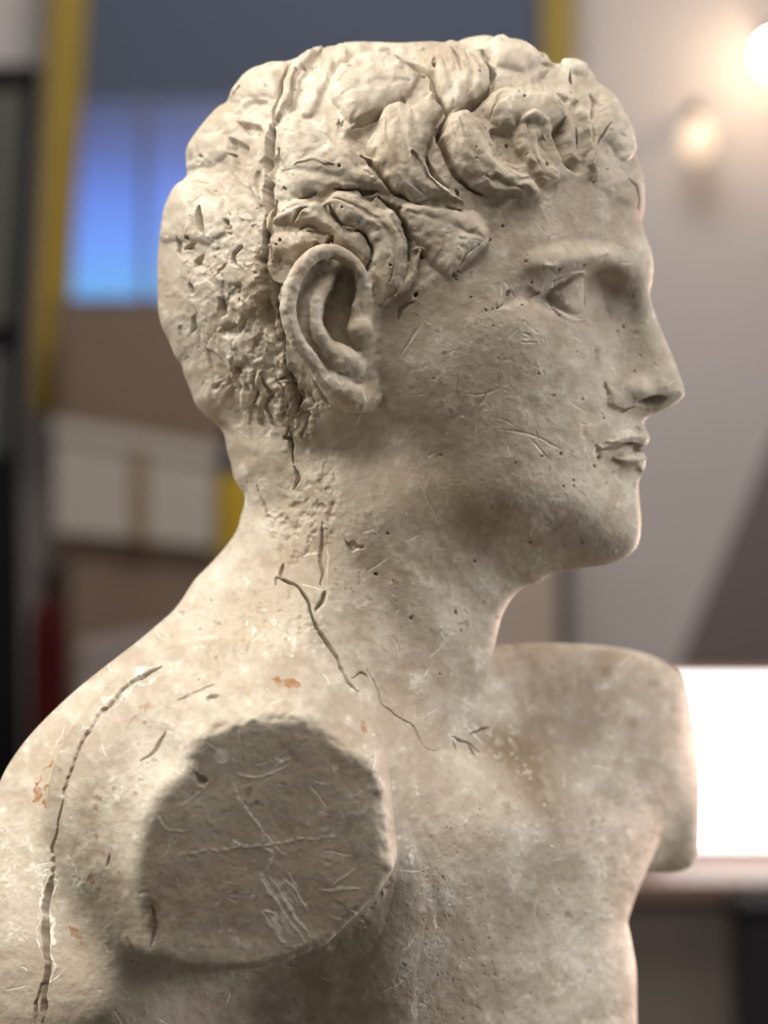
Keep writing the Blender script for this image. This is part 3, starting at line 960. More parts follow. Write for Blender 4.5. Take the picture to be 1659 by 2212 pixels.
# wedge lock on top, oval lock, S-curls of the fringe
pillow(cB([(100, 150), (250, 110), (370, 100), (500, 140), (590, 230), (615, 330), (580, 430), (500, 520), (420, 570), (330, 580), (280, 500), (240, 400), (220, 330), (180, 230)]), 5.0, 42)
stroke(cB([(340, 190), (390, 240), (400, 290), (415, 330)]), 4, -2)
stroke(cB([(230, 230), (245, 300)]), 5, -1.8)
stroke(cB([(0, 210), (80, 230), (150, 270), (215, 330), (240, 410), (270, 490), (320, 590)]), 8.5, -5, rnd=.25)
stroke(cB([(520, 140), (580, 220), (628, 310), (600, 420), (500, 520), (430, 562), (330, 600)]), 6, -5, rnd=.2)
hollow(cB([(540, 140), (580, 130), (625, 190), (600, 220), (570, 190)]), 4, 5)
hollow(cB([(600, 235), (650, 270), (630, 330), (600, 290)]), 3.5, 5)
pillow(cB([(300, 640), (360, 580), (450, 570), (540, 620), (600, 720), (640, 830), (720, 920), (860, 990), (930, 1080), (850, 1130), (700, 1110), (560, 1100), (480, 1050), (380, 960), (310, 850), (290, 740)]), 7.0, 46)
stroke(cB([(325, 600), (275, 665), (268, 740), (310, 860), (380, 970), (460, 1055), (550, 1105)]), 6.5, -5, rnd=.2)
hollow(cB([(240, 670), (300, 680), (285, 760), (240, 720)]), 3.5, 6)
stroke(cB([(185, 850), (200, 920), (250, 990), (325, 1065)]), 7, -4.5, soft=.7)
stroke(cB([(380, 1070), (400, 1120)]), 5, -3)
stroke(cB([(60, 855), (120, 890), (180, 960), (260, 1060), (330, 1110), (430, 1155)]), 5.5, 2.2, soft=.7)
stroke(cB([(110, 890), (180, 960), (260, 1060), (330, 1110), (440, 1160)]), 4.0, .5, layer=PALE, soft=.7)
stroke(cB([(560, 1000), (700, 1040), (850, 1010)]), 16, -1.6, soft=.95)
pillow(cB([(640, 60), (800, 90), (940, 150), (930, 220), (860, 270), (700, 270), (640, 230), (580, 130)]), 4, 30)
pillow(cB([(560, 540), (640, 420), (760, 400), (900, 395), (1020, 420), (1090, 480), (1110, 560), (1050, 620), (900, 660), (800, 640), (770, 680), (640, 640)]), 4.5, 34)
hollow(cB([(610, 660), (770, 690), (800, 790), (860, 880), (830, 920), (720, 900), (650, 790)]), 3.0, 9)
pillow(cB([(800, 640), (880, 590), (1000, 650), (980, 740), (920, 760), (960, 880), (1060, 980), (960, 1040), (860, 900), (810, 760)]), 2.5, 14)
hollow(cB([(1010, 640), (1130, 550), (1155, 700), (1165, 830), (1225, 900), (1200, 980), (1120, 930), (1040, 800)]), 6.5, 20)
hollow(cB([(1050, 430), (1150, 440), (1130, 560), (1090, 540)]), 2.5, 9)
stroke(cB([(1165, 470), (1230, 580), (1265, 700), (1285, 880), (1310, 1010)]), 13, 3, soft=.8)
hollow(cB([(1270, 430), (1340, 490), (1325, 590), (1270, 640), (1290, 530)]), 4.5, 9)
stroke(cB([(1280, 640), (1290, 700), (1285, 780)]), 6, -2.5)
pillow(cB([(1350, 420), (1450, 500), (1530, 620), (1580, 800), (1500, 900), (1400, 760), (1320, 780), (1290, 860), (1300, 700), (1340, 600)]), 2.5, 20)
stroke(cB([(1400, 640), (1330, 740), (1290, 860)]), 5, -1.8, soft=.8)
hollow(cB([(955, 215), (1085, 235), (1095, 270), (985, 265)]), 4.5, 6)
pillow(cB([(1090, 240), (1200, 210), (1260, 260), (1230, 330), (1150, 300)]), 3, 14)
hollow(cB([(880, 330), (1010, 280), (1020, 380), (920, 390)]), 2.5, 14)
stroke(cB([(1155, 295), (1150, 345), (1158, 365)]), 3, -2.5, warp=.4); stroke(cB([(1155, 295), (1150, 345), (1158, 365)]), 2.6, 1.0, layer=DIRT)
stroke(cB([(1178, 660), (1190, 720), (1198, 800)]), 2.6, -2.0, warp=.4); stroke(cB([(1178, 660), (1190, 720), (1198, 800)]), 2.2, 1.0, layer=DIRT)
stroke(cB([(1540, 1000), (1600, 1060), (1620, 1200)]), 4, -1.2)
for a, b, r in ((500, 828, 2.2), (496, 886, 2.6), (572, 665, 4.5), (600, 790, 3), (625, 850, 4), (790, 457, 2.4), (815, 490, 4), (730, 770, 4), (850, 850, 3), (985, 905, 4.5), (1315, 915, 3), (545, 332, 3), (1320, 375, 2), (240, 265, 5), (680, 130, 3), (1405, 940, 2.5)):
    (x, y), = cB([(a, b)]); pit(x, y, r, 1.6, .35)
# back of the head
pillow(cA([(500, 470), (560, 330), (700, 235), (900, 215), (885, 330), (820, 460), (760, 460), (640, 470)]), 2.0, 60)
pillow(cA([(222, 780), (330, 640), (480, 500), (600, 560), (560, 680), (480, 720), (520, 830), (400, 910), (240, 930)]), 2.4, 60)
pillow(cA([(45, 1400), (80, 1180), (210, 1010), (400, 1000), (480, 1150), (500, 1300), (400, 1450), (260, 1420), (160, 1420)]), 2.4, 60)
hollow(cA([(570, 620), (740, 645), (730, 750), (640, 720)]), 3.5, 9)
hollow(cA([(500, 720), (650, 790), (630, 900), (600, 1000), (540, 930)]), 3.5, 12)
hollow(cA([(640, 480), (770, 480), (760, 540), (690, 600), (560, 590)]), 2.0, 10)
stroke(cA([(535, 460), (570, 420), (610, 395)]), 5, -2.5)
patch_slot = cG([(545, 260), (575, 330), (600, 520), (525, 520), (512, 350)])
hollow(patch_slot, 5.0, 3.0, warp=.4)
for a, b, r, dp in ((528, 848, 4.5, 3.5), (495, 1292, 4.2, 5), (440, 1102, 2, 2), (352, 850, 6, 1.2), (840, 625, 4.5, 3), (822, 690, 3, 3), (890, 1070, 4, 2), (1268, 940, 3.2, 2.5), (1062, 233, 2.6, 2.5), (1015, 262, 3.4, 2.5), (970, 295, 3, 2.5), (950, 402, 2.8, 2.5), (280, 1265, 1.6, 2), (520, 1240, 1.6, 2), (575, 1212, 1.6, 2)):
    (x, y), = cA([(a, b)]); pit(x, y, r, dp)
# flange along the casting seam
stroke(cA([(1120, 130), (1050, 180), (975, 250), (910, 380), (860, 540), (830, 640)]), 13, 2.4, soft=.5)
stroke(cA([(800, 640), (760, 800), (700, 930), (690, 1060), (730, 1180)]), 13, 1.8, soft=.7)
hollow(cA([(1090, 130), (1160, 170), (1110, 350), (980, 530), (910, 560), (960, 400), (1010, 280)]), 1.8, 6)
stroke(cA([(970, 290), (940, 390), (930, 480), (905, 540)]), 3.4, -2)
stroke(cA([(935, 215), (880, 340), (858, 450), (820, 560), (812, 650)]), 6.5, -7, warp=.7, rnd=.25)
stroke(cA([(815, 620), (808, 700), (800, 800), (780, 900), (770, 1000)]), 8, -9, warp=.7, rnd=.25)
stroke(cA([(860, 820), (830, 900), (820, 1000), (810, 1080)]), 12, -2.5, soft=.8)
stroke(cA([(770, 990), (785, 1080), (780, 1180), (765, 1260)]), 9, -9, warp=.7, rnd=.3)
stroke(cA([(830, 1150), (815, 1250), (800, 1400), (810, 1540)]), 6, -3.0, rnd=.4)
stroke(cA([(760, 1250), (762, 1400), (745, 1550), (760, 1659)]), 6.5, -7, warp=.8, rnd=.4)
stroke(cC([(740, 300), (755, 420), (790, 500), (775, 600), (760, 680), (785, 760), (840, 860)]), 19, -6, soft=.55, rnd=.3)
stroke(cC([(820, 480), (828, 600), (850, 720), (870, 820), (880, 930)]), 8, -7, warp=.8, rnd=.3)
stroke(cC([(800, 440), (815, 560), (805, 660)]), 7, 2.5, soft=.8)
stroke(cC([(880, 940), (900, 1060), (945, 1130), (955, 1230), (960, 1340)]), 7, -4.5, rnd=.4)
hollow(cC([(950, 1200), (1020, 1230), (1060, 1380), (1040, 1500), (990, 1480), (960, 1360)]), 3.5, 12, warp=4)
stroke(cC([(850, 1110), (900, 1095), (945, 1130)]), 4, -3)
stroke(cC([(1090, 1120), (1140, 1180), (1180, 1280)]), 9, -3, soft=.7)
stroke(cC([(905, 1440), (880, 1500), (920, 1530), (935, 1600), (938, 1659)]), 5.5, -4.5, rnd=.3)
# eroded, flaking back of the skull
G_ = {}
rs, Xr, Yr = box([(330, 430), (760, 1020)], 0)
er = poly_sd(spline([(400, 560), (470, 480), (560, 470), (620, 560), (620, 700), (660, 820), (700, 900), (660, 985), (600, 960), (520, 930), (470, 880), (420, 800), (380, 700), (370, 620)], 4), Xr, Yr)
em = smooth(-18, 26, er)
f1 = noise(85, .65, 1.15)[rs] * .8 + noise(30, .6, 1.2)[rs] * .2 + N6[rs] * .06
H[rs] += em * (.9 * smooth(-.05, .10, f1) + .6 * smooth(.7, .82, f1) - 2.0 * smooth(-1.15, -1.4, f1) - .6)
H[rs] += em * (.04 * N6[rs] + .06 * N12[rs])
for i in range(34):                              # plaster flaked off in chips
    x, y = rng.normal(520, 85), rng.normal(740, 130)
    if not (370 < x < 650 and 520 < y < 950): continue
    L, wd, a0 = rng.uniform(18, 52), rng.uniform(9, 22), rng.normal(1.35, .45)
    ca, sa = math.cos(a0), math.sin(a0)
    q = []
    for k in range(7):
        a = k / 7 * 2 * math.pi; r = rng.uniform(.65, 1.2)
        q.append((x + ca * L * r * math.cos(a) - sa * wd * r * math.sin(a), y + sa * L * r * math.cos(a) + ca * wd * r * math.sin(a)))
    hs_ = rng.choice([-1.5, -1.0, 1.0, 1.4])
    g_, Xg, Yg = box(q, 6)
    dq = poly_sd(np.array(q), Xg + WX[g_], Yg + WY[g_])
    H[g_] += hs_ * smooth(-1, 3.5 + 6 * rng.random(), dq) * (1 - .5 * smooth(0, L, dq))
strip = smooth(-8, 46, poly_sd(np.array(cC([(640, 0), (760, 60), (760, 500), (900, 950), (1100, 1150), (1180, 1300), (1040, 1520), (900, 1500), (860, 1000), (700, 700), (620, 400)])), Xr, Yr))
f2 = noise(15, .5, 1.5)[rs] * .7 + N6[rs] * .5
H[rs] += strip * (.8 * smooth(-.1, .2, f2) - 1.4 * smooth(-.8, -1.1, f2) - .4)
hollow(cG([(360, 1090), (400, 1020), (455, 1080), (440, 1180), (380, 1190)]), 4, 8)
hollow(cG([(690, 1200), (770, 1230), (800, 1400), (740, 1450), (700, 1350)]), 3.5, 9)
hollow(cG([(840, 740), (950, 640), (960, 700), (900, 780), (960, 900), (900, 900), (840, 850)]), 5, 7)
stroke(cG([(710, 990), (740, 930), (800, 840)]), 4, -3)
stroke(cG([(460, 900), (490, 830), (530, 760)]), 7, -3)
stroke(cG([(350, 700), (400, 680), (460, 650)]), 7, -3)
stroke(cG([(290, 560), (280, 680), (300, 780)]), 6, -2.5)
stroke(cG([(380, 560), (410, 600)]), 8, -2.5)
stroke(cG([(420, 1440), (430, 1540), (390, 1620)]), 5, -2)
hollow(cG([(840, 1480), (920, 1500), (900, 1659), (760, 1659), (730, 1560)]), 2.5, 10)
for k, (a, b, L) in enumerate(((600, 1060, 250), (690, 1080, 300), (790, 1090, 270), (860, 1130, 220))):   # flakes low on the skull
    pillow(cC([(a, b), (a + 55, b - 10 + 8 * k), (a + 85 + 6 * k, b + L * .5), (a + 90, b + L), (a + 40, b + L - 20), (a + 8, b + L * .5)]), 1.6 + .4 * (k % 2), 16, warp=4)
    stroke(cC([(a + 58, b), (a + 92, b + L * .5), (a + 98, b + L)]), 4.5, -2.2, warp=3, rnd=.5)
hollow(cC([(545, 1010), (600, 1030), (620, 1080), (560, 1070)]), 2.5, 5)
hollow(cC([(400, 1140), (470, 1120), (450, 1190), (410, 1180)]), 1.8, 5)
for cr, q, w_, h_ in ((cE, [(520, 420), (700, 270), (950, 210), (1150, 270)], 9, -.9), (cE, [(600, 520), (800, 420), (1050, 380), (1200, 380)], 9, -.7), (cE, [(990, 640), (1000, 850), (1080, 1050), (1200, 1250), (1330, 1350)], 8, -1.1),
                      (cE, [(1200, 620), (1250, 800), (1290, 950)], 9, -.9), (cE, [(1080, 640), (1130, 850), (1180, 1030)], 8, -.7), (cE, [(100, 800), (350, 900), (650, 1050), (850, 1180)], 9, -1.0), (cE, [(80, 1130), (400, 1180), (800, 1250)], 9, -.8),
                      (cF, [(800, 420), (1050, 520), (1250, 700), (1330, 900), (1290, 1150)], 8, -1.2), (cF, [(1000, 420), (1250, 560), (1390, 760), (1420, 950)], 7, -1.0), (cF, [(1160, 1010), (1200, 1180), (1230, 1320)], 7, -.9), (cF, [(330, 560), (500, 500), (700, 560), (900, 760)], 7, -.9),
                      (cB, [(400, 650), (480, 850), (620, 1000), (800, 1080)], 9, -1.1), (cB, [(500, 620), (600, 850), (750, 990)], 8, -.8), (cB, [(350, 680), (400, 860), (520, 1020)], 7, -.7), (cB, [(150, 180), (350, 150), (520, 220), (560, 350)], 8, -.8), (cB, [(300, 250), (350, 400), (370, 540)], 8, -.9), (cB, [(450, 200), (500, 330), (460, 480)], 8, -.9),
                      (cB, [(60, 1230), (280, 1290), (470, 1380)], 14, -.9), (cB, [(600, 600), (680, 480), (850, 440), (1000, 470), (1060, 550)], 8, -.9), (cB, [(850, 650), (870, 780), (930, 930)], 7, -.9), (cB, [(660, 120), (800, 150), (900, 200)], 8, -.8),
                      (cB, [(1400, 470), (1480, 620), (1500, 800)], 7, -.8), (cA, [(270, 880), (310, 740), (430, 590), (560, 560)], 11, -.9), (cA, [(330, 900), (380, 780), (470, 680)], 11, -.8), (cA, [(110, 1380), (140, 1200), (260, 1070), (400, 1050)], 12, -.9), (cA, [(560, 420), (650, 310), (830, 260)], 12, -.8), (cA, [(230, 1400), (250, 1250), (340, 1130)], 10, -.8)):
    stroke(cr(q), w_ * 1.7, h_ * .75, soft=1.0, taper=.35, rnd=.2)
hs, Xh, Yh = box([(330, 60), (1420, 720)], 0)
hm = smooth(-4, 18, poly_sd(spline([(390, 470), (420, 300), (560, 140), (700, 100), (860, 90), (1060, 74), (1200, 118), (1300, 170), (1370, 300), (1385, 440), (1330, 440), (1285, 400), (1180, 402), (1110, 440), (1062, 515), (1000, 580), (905, 640), (850, 650), (780, 500), (640, 540), (560, 620), (400, 640)], 3), Xh, Yh))
bl = np.abs(noise(60, 1.15, .85)[hs]) * .8 + np.abs(noise(30, .9, 1.1)[hs]) * .38
HP[hs] += hm * (.55 * np.minimum(bl, 1.6))
H[hs] += hm * (.28 * np.minimum(np.abs(noise(22)[hs]), 1.5) - .12 * smooth(.9, 1.3, N12[hs]))
# ---- neck
stroke(cN([(705, 0), (722, 80), (736, 225)]), 4.0, -4, warp=.6, rnd=.3)
stroke(cN([(742, 240), (772, 320), (760, 370), (738, 400)]), 4.0, -3, rnd=.3)
stroke(cN([(480, 370), (520, 470), (560, 575)]), 2.4, -1.6, taper=0)
pit(*cN([(565, 580)])[0], 5, 2.2)
stroke(cN([(565, 580), (610, 610)]), 3, -1.2)
stroke(cN([(942, 620), (930, 760), (918, 880), (935, 960), (925, 1050)]), 4.5, -1.8)
stroke(cN([(965, 780), (968, 900), (965, 1030)]), 2.2, .5, layer=PALE)
stroke(cN([(665, 905), (650, 1000)]), 4.5, -2.5)
stroke(cN([(620, 1000), (650, 1000), (700, 1025), (760, 1050), (800, 1110), (830, 1155), (870, 1260), (930, 1380), (1000, 1490), (1040, 1540), (1055, 1600), (1080, 1659)]), 3.8, -4.5, warp=.8, rnd=.25, taper=.06)
stroke(cN([(620, 1000), (615, 1050)]), 3, -1.5)
hollow(cN([(1080, 728), (1105, 752), (1150, 740), (1170, 765), (1205, 770), (1200, 800), (1165, 800), (1130, 824), (1105, 800), (1090, 760)]), 1.8, 2.2, warp=.5)
stroke(cN([(1080, 715), (1140, 692)]), 2.4, .7, layer=PALE); stroke(cN([(1195, 692), (1300, 665)]), 2.6, .7, layer=PALE)
stroke(cN([(1040, 720), (1090, 655)]), 2.2, .5, layer=PALE)
hollow(cN([(880, 1160), (945, 1090), (960, 1130), (920, 1190), (900, 1230)]), 1.6, 4)
stroke(cN([(885, 1200), (945, 1095)]), 3.6, -1.8)
pit(*cN([(1300, 975)])[0], 4.2, 3, .6); pit(*cN([(1365, 686)])[0], 2.4, 2, .6)
for q in ([(1000, 990), (1040, 1000), (1045, 1010), (1005, 1000)], [(1010, 1030), (1045, 1040), (1045, 1058), (1020, 1055)], [(1072, 1050), (1095, 1065), (1095, 1085), (1075, 1075)], [(1170, 990), (1190, 990), (1188, 1045), (1165, 1050), (1180, 1020)], [(1410, 1000), (1430, 1010), (1448, 1030), (1440, 1042), (1415, 1025)], [(1115, 1115), (1135, 1130), (1128, 1135)]):
    patch(RUST, cN(q), 1.0, 1.6, rag=.6)
patch(DIRT, cN([(1110, 1060), (1130, 1050), (1140, 1070), (1120, 1090)]), .6)
flake = smooth(-20, 30, poly_sd(spline([(560, 1120), (640, 1060), (720, 1060), (760, 1160), (690, 1230), (620, 1240), (560, 1190)], 4), *[a for a in box([(0, 0), (1659, 2212)], 0)[1:]])) if False else None
fs, Xf, Yf = box([(430, 980), (820, 1500)], 0)
fm = smooth(-14, 30, poly_sd(spline([(560, 1130), (640, 1050), (700, 990), (740, 1060), (720, 1160), (640, 1230), (590, 1200)], 4), Xf, Yf))
f3 = noise(16)[fs] * .7 + N6[fs] * .45
H[fs] += fm * (.5 * smooth(-.1, .1, f3) - .6 * smooth(-.9, -1.1, f3) - .2)
fm = smooth(-14, 40, poly_sd(spline([(440, 1330), (560, 1260), (680, 1300), (720, 1400), (560, 1440), (420, 1450)], 4), Xf, Yf))
f3 = noise(22, .6, 1.3)[fs] * .7 + N6[fs] * .5
H[fs] += fm * (.22 * smooth(-.1, .1, f3) - .4 * smooth(-.9, -1.1, f3))
stroke([(760, 980), (860, 1200), (960, 1420), (1000, 1600)], 100, 2.6, soft=1.0, warp=0, taper=0, fade=.45)
hollow([(940, 1560), (1000, 1520), (1050, 1590), (1020, 1660), (960, 1640)], 1.6, 55, warp=0)
stroke(cR([(0, 30), (40, 110), (90, 165)]), 3.4, -3, warp=.6)
stroke(cR([(130, 60), (160, 120), (215, 230), (320, 300), (410, 425), (470, 415)]), 1.8, -.9, rnd=.4)
stroke(cR([(60, 100), (90, 80), (125, 90), (130, 115)]), 2.6, -1.2)
stroke(cR([(560, 530), (630, 640), (680, 790)]), 14, -.8, soft=1.0, taper=0, fade=.5)
stroke(cR([(400, 420), (560, 600), (700, 820), (800, 1100)]), 90, 1.4, soft=1.0, warp=0, taper=0, fade=.45)
for q in ([(525, 365), (580, 380), (640, 432)], [(540, 380), (545, 415)], [(590, 400), (630, 455)], [(600, 350), (690, 320)]):
    stroke(cR(q), 2.4, .9, layer=DIRT); stroke(cR(q), 2.6, -1.0)
# axillary fold and the smooth web beside the stump
pillow(cR([(305, 740), (360, 900), (390, 1080), (385, 1250), (350, 1420), (330, 1700), (60, 1700), (130, 1400), (220, 1190), (270, 1000)]), .8, 90, warp=.2)
stroke(cR([(330, 780), (400, 960), (440, 1120), (470, 1300)]), 18, -.5, soft=1.0, taper=0, fade=.4)
patch(PALE, cR([(330, 870), (345, 930), (330, 945), (310, 900)]), .8); patch(PALE, cR([(350, 1230), (330, 1290), (300, 1340), (290, 1330), (330, 1270)]), .8)
patch(PALE, cR([(380, 1105), (375, 1150), (365, 1155), (372, 1110)]), .7); patch(PALE, cR([(440, 1170), (455, 1220), (440, 1225), (432, 1190)]), .7)
stroke(cR([(330, 1410), (260, 1480), (180, 1520)]), 2.0, .7, layer=PALE)
# ---- shoulder seam
stroke(cL([(725, 45), (650, 85), (600, 110), (550, 150), (510, 200), (468, 262)]), 4.2, -7, soft=.4, warp=.8, rnd=.15, taper=.12)
stroke(cL([(478, 235), (440, 268), (400, 330), (362, 400), (340, 440)]), 3.8, -5, soft=.45, rnd=.15, taper=.05)
stroke(cL([(345, 430), (305, 550), (272, 680), (250, 800), (240, 900), (242, 1000)]), 2.8, -4.5, soft=.4, warp=1.2, rnd=.12, taper=0)
for q in ([(720, 30), (600, 95), (500, 190), (455, 250)], [(760, 60), (640, 115), (540, 190), (490, 262)], [(460, 240), (400, 310), (350, 390)], [(255, 985), (232, 1100), (228, 1250), (232, 1400), (222, 1560)], [(222, 985), (190, 1100), (184, 1250), (186, 1400)]):
    stroke(cL(q), 4, .3, soft=.8, warp=3, rnd=.7); stroke(cL(q), 3.5, .9, layer=PALE, soft=.8, warp=3, rnd=.8)
stroke(cL([(242, 985), (215, 1080), (205, 1200), (212, 1300), (208, 1400), (200, 1520), (196, 1659)]), 7.0, -9, soft=.35, warp=.9, rnd=.16, taper=.1)
stroke(cL([(185, 1480), (165, 1560), (158, 1659)]), 4.5, -3.5, rnd=.4)
stroke(cL([(640, 480), (700, 420), (742, 345)]), 4.2, -1.8)
stroke(cL([(930, 193), (985, 180)]), 4.5, -2)
stroke(cL([(800, 195), (880, 175), (960, 130)]), 5, -.9, rnd=.5)
stroke(cL([(490, 900), (480, 960)]), 3, -1)
for q, v in (([(1230, 100), (1290, 100), (1345, 125), (1340, 148), (1290, 140), (1235, 120)], 1), ([(575, 295), (640, 220), (695, 215), (690, 240), (640, 250), (600, 285)], .6), ([(640, 290), (655, 280), (662, 295), (650, 305)], .8),
             ([(222, 460), (235, 458), (228, 495), (205, 525), (205, 510)], 1), ([(185, 552), (192, 560), (185, 600), (225, 600), (232, 615), (200, 622), (190, 620), (172, 660), (148, 662), (160, 600)], 1),
             ([(196, 655), (212, 655), (215, 690), (205, 702), (195, 680)], 1), ([(420, 660), (450, 640), (462, 660), (440, 680), (462, 710), (430, 700), (418, 690)], .8), ([(425, 808), (438, 812), (434, 850), (426, 840)], .8),
             ([(402, 975), (415, 990), (430, 1040), (425, 1048), (408, 1015)], .8), ([(310, 1225), (350, 1225), (370, 1270), (400, 1320), (388, 1328), (340, 1285), (320, 1260)], 1), ([(555, 1265), (575, 1275), (612, 1310), (600, 1318), (570, 1290)], .9),
             ([(480, 1080), (495, 1080), (495, 1105), (484, 1100)], .7), ([(1610, 280), (1659, 330), (1665, 370), (1630, 330)], .8), ([(885, 600), (930, 590), (900, 620), (850, 640)], .7)):
    patch(RUST, cL(q), v, 3.2, warp=2.2, rag=2.2)
# ---- the cut face
cut_s, Xc, Yc = box(cut_out, 10)
cd = poly_sd(np.array(cut_out), Xc, Yc)
cm = smooth(-10, 26, cd)
H[cut_s] += cm * (.14 * N60[cut_s] + .02 * N12[cut_s] - .3)
edge = smooth(-16, -2, cd) * (1 - smooth(2, 18, cd))
H[cut_s] += edge * (.40 * N24[cut_s] + .12 * N12[cut_s]) * smooth(380, 520, Xc)
patch(PALE, cL([(958, 440), (990, 422), (1035, 440), (1020, 480), (980, 488), (955, 470)]), .65)
for q, w, v in (([(1050, 525), (1090, 545), (1150, 550), (1230, 525), (1305, 490)], 3, .7), ([(1020, 530), (1060, 610), (1110, 690), (1180, 790), (1250, 870), (1330, 940)], 2.2, .55), ([(1230, 460), (1260, 480), (1300, 470)], 5, .4),
                ([(1045, 835), (1090, 855)], 3.2, .9), ([(1420, 570), (1440, 580), (1465, 590)], 3, .6), ([(700, 720), (760, 790), (860, 790)], 3, .35), ([(800, 690), (880, 630), (930, 600)], 4, .35), ([(1200, 960), (1230, 900), (1190, 870)], 6, .35),
                ([(1180, 1010), (1230, 1090), (1300, 1190), (1370, 1290)], 5, .55), ([(1220, 1000), (1290, 1110), (1400, 1270)], 5, .5), ([(1260, 990), (1330, 1060), (1385, 1145)], 6, .5), ([(1290, 970), (1340, 1060)], 4, .4),
                ([(1190, 1150), (1240, 1170), (1230, 1230), (1270, 1290)], 8, .35), ([(1430, 1060), (1520, 1050), (1620, 1050)], 6, .3), ([(1480, 1040), (1560, 990), (1659, 930)], 2, .35), ([(1580, 1150), (1640, 1200)], 7, .4)):
    stroke(cL(q), w * 1.15, min(1, v * 1.35), layer=PALE, soft=.8, rnd=.3); stroke(cL(q), w * 1.2, .16 if w < 6 else .25, soft=.9, rnd=.3)
for i in range(16):                             # chisel-dressed patch
    x, y = 1170 + 13 * (i % 8) + rng.uniform(-8, 8), 985 + 150 * (i // 8) + rng.uniform(-15, 15)
    stroke(cL([(x, y), (x + 40, y + 75), (x + 80, y + rng.uniform(110, 160))]), rng.uniform(2.5, 5), rng.uniform(.35, .7), layer=PALE, soft=.9, rnd=.4)
for i in range(70):
    x, y = rng.uniform(640, 1640), rng.uniform(300, 1380)
    a, L = rng.uniform(0, math.pi), rng.uniform(15, 70)
    stroke(cL([(x, y), (x + L * math.cos(a), y + L * math.sin(a))]), rng.uniform(1.2, 2.6), rng.uniform(.2, .6), layer=PALE, soft=.9, rnd=.4)
for i in range(15):                             # row of scallops left by a gouge
    x, y = 820 + 48 * i, 893 - 5.4 * i + 5 * math.sin(i)
    stroke(cL([(x - 20, y + 2), (x + 20, y - 2)]), 6 + 2 * math.sin(i * 2.1),   .25, soft=.9); stroke(cL([(x - 22, y + 2), (x + 22, y - 2)]), 4, .35, layer=PALE, soft=.9)
patch(STAIN_SHADE, cL([(660, 1090), (720, 1100), (730, 1200), (700, 1260), (670, 1250), (660, 1160)]), 1.0, 14); patch(STAIN_SHADE, cL([(780, 1000), (900, 1120), (900, 1220), (820, 1260), (760, 1200)]), .5, 30)
patch(STAIN_SHADE, cL([(840, 480), (930, 500), (940, 580), (860, 620)]), .7, 14)
stroke(cL([(680, 1130), (700, 1200), (685, 1300)]), 5, -.9)
hollow(cL([(880, 520), (940, 560), (920, 600), (880, 580)]), 1.2, 8)
# ---- face
stroke([(1090, 606), (1150, 576), (1220, 556), (1300, 556), (1370, 590), (1396, 640)], 38, 3.0, soft=1.0, warp=.2, taper=0, fade=.3)
hollow(cH([(380, 430), (560, 320), (700, 250), (880, 190), (1010, 210), (1120, 330), (1060, 560), (960, 680), (840, 680), (650, 620), (480, 540)]), 5.2, 62, warp=.2)
pillow(cH([(640, 430), (700, 365), (760, 325), (832, 305), (868, 400), (866, 520), (815, 568), (725, 552), (665, 500)]), 5.6, 30, warp=.2)
stroke(cH([(640, 345), (740, 300), (835, 288), (866, 330), (860, 440), (858, 560)]), 5.0, 1.1, soft=.9, warp=.3)
stroke(cH([(700, 380), (760, 325), (832, 306), (850, 400), (850, 520)]), 3.2, -1.6, warp=.3)
stroke(cH([(640, 520), (700, 565), (780, 592), (850, 605)]), 13, 1.3, soft=1.0, warp=.4)
stroke(cH([(560, 455), (640, 515), (720, 580), (850, 600)]), 8, .45, layer=PALE, soft=1.0)  # lit band along the lower lid, painted pale
hollow(cH([(880, 280), (980, 240), (1080, 320), (1115, 480), (1080, 640), (980, 660), (905, 560), (878, 420)]), 2.2, 60, warp=.4)
stroke(cH([(250, 520), (400, 440), (540, 420)]), 22, -2.0, soft=1.0, warp=.4)
stroke(cH([(560, 230), (700, 235), (850, 180), (960, 140)]), 30, 1.2, soft=1.0, warp=.2)
hollow(cH([(1170, 1165), (1245, 1112), (1330, 1105), (1400, 1125), (1340, 1180), (1250, 1195)]), 6.0, 10, warp=.3)
stroke(cH([(1060, 1120), (1120, 1070), (1200, 1070)]), 42, 2.8, soft=1.0, warp=.2, taper=0)
stroke(cH([(980, 1030), (995, 1130), (1008, 1190), (1080, 1218), (1165, 1195)]), 6, -2.6, soft=.8, warp=.3)
hollow(cH([(965, 1040), (990, 1060), (1008, 1100), (985, 1100)]), 1.5, 4); patch(DIRT, cH([(970, 1040), (990, 1060), (1005, 1100), (985, 1090)]), .5)
stroke(cH([(925, 1492), (1000, 1470), (1100, 1448), (1180, 1450), (1255, 1462)]), 6.5, -5, soft=.7, warp=.4, taper=.3)
hollow(cH([(1075, 1470), (1150, 1458), (1245, 1462), (1225, 1500), (1140, 1492)]), 4.5, 5, warp=.3)
stroke(cH([(990, 1425), (1090, 1400), (1200, 1385)]), 16, 2.4, soft=1.0, warp=.3)
stroke(cH([(1040, 1540), (1130, 1550), (1230, 1548)]), 18, 3.0, soft=1.0, warp=.3)
stroke(cH([(1030, 1640), (1130, 1640), (1240, 1640)]), 26, -2.2, soft=1.0, warp=.3)
stroke(cH([(915, 1450), (930, 1490), (928, 1560)]), 12, -1.2, soft=1.0, warp=.4)
hollow(cH([(1160, 1330), (1200, 1310), (1240, 1350), (1200, 1370)]), 1.2, 5)
stroke([(1290, 760), (1275, 850), (1262, 940)], 34, -1.2, soft=1.0, warp=.2)
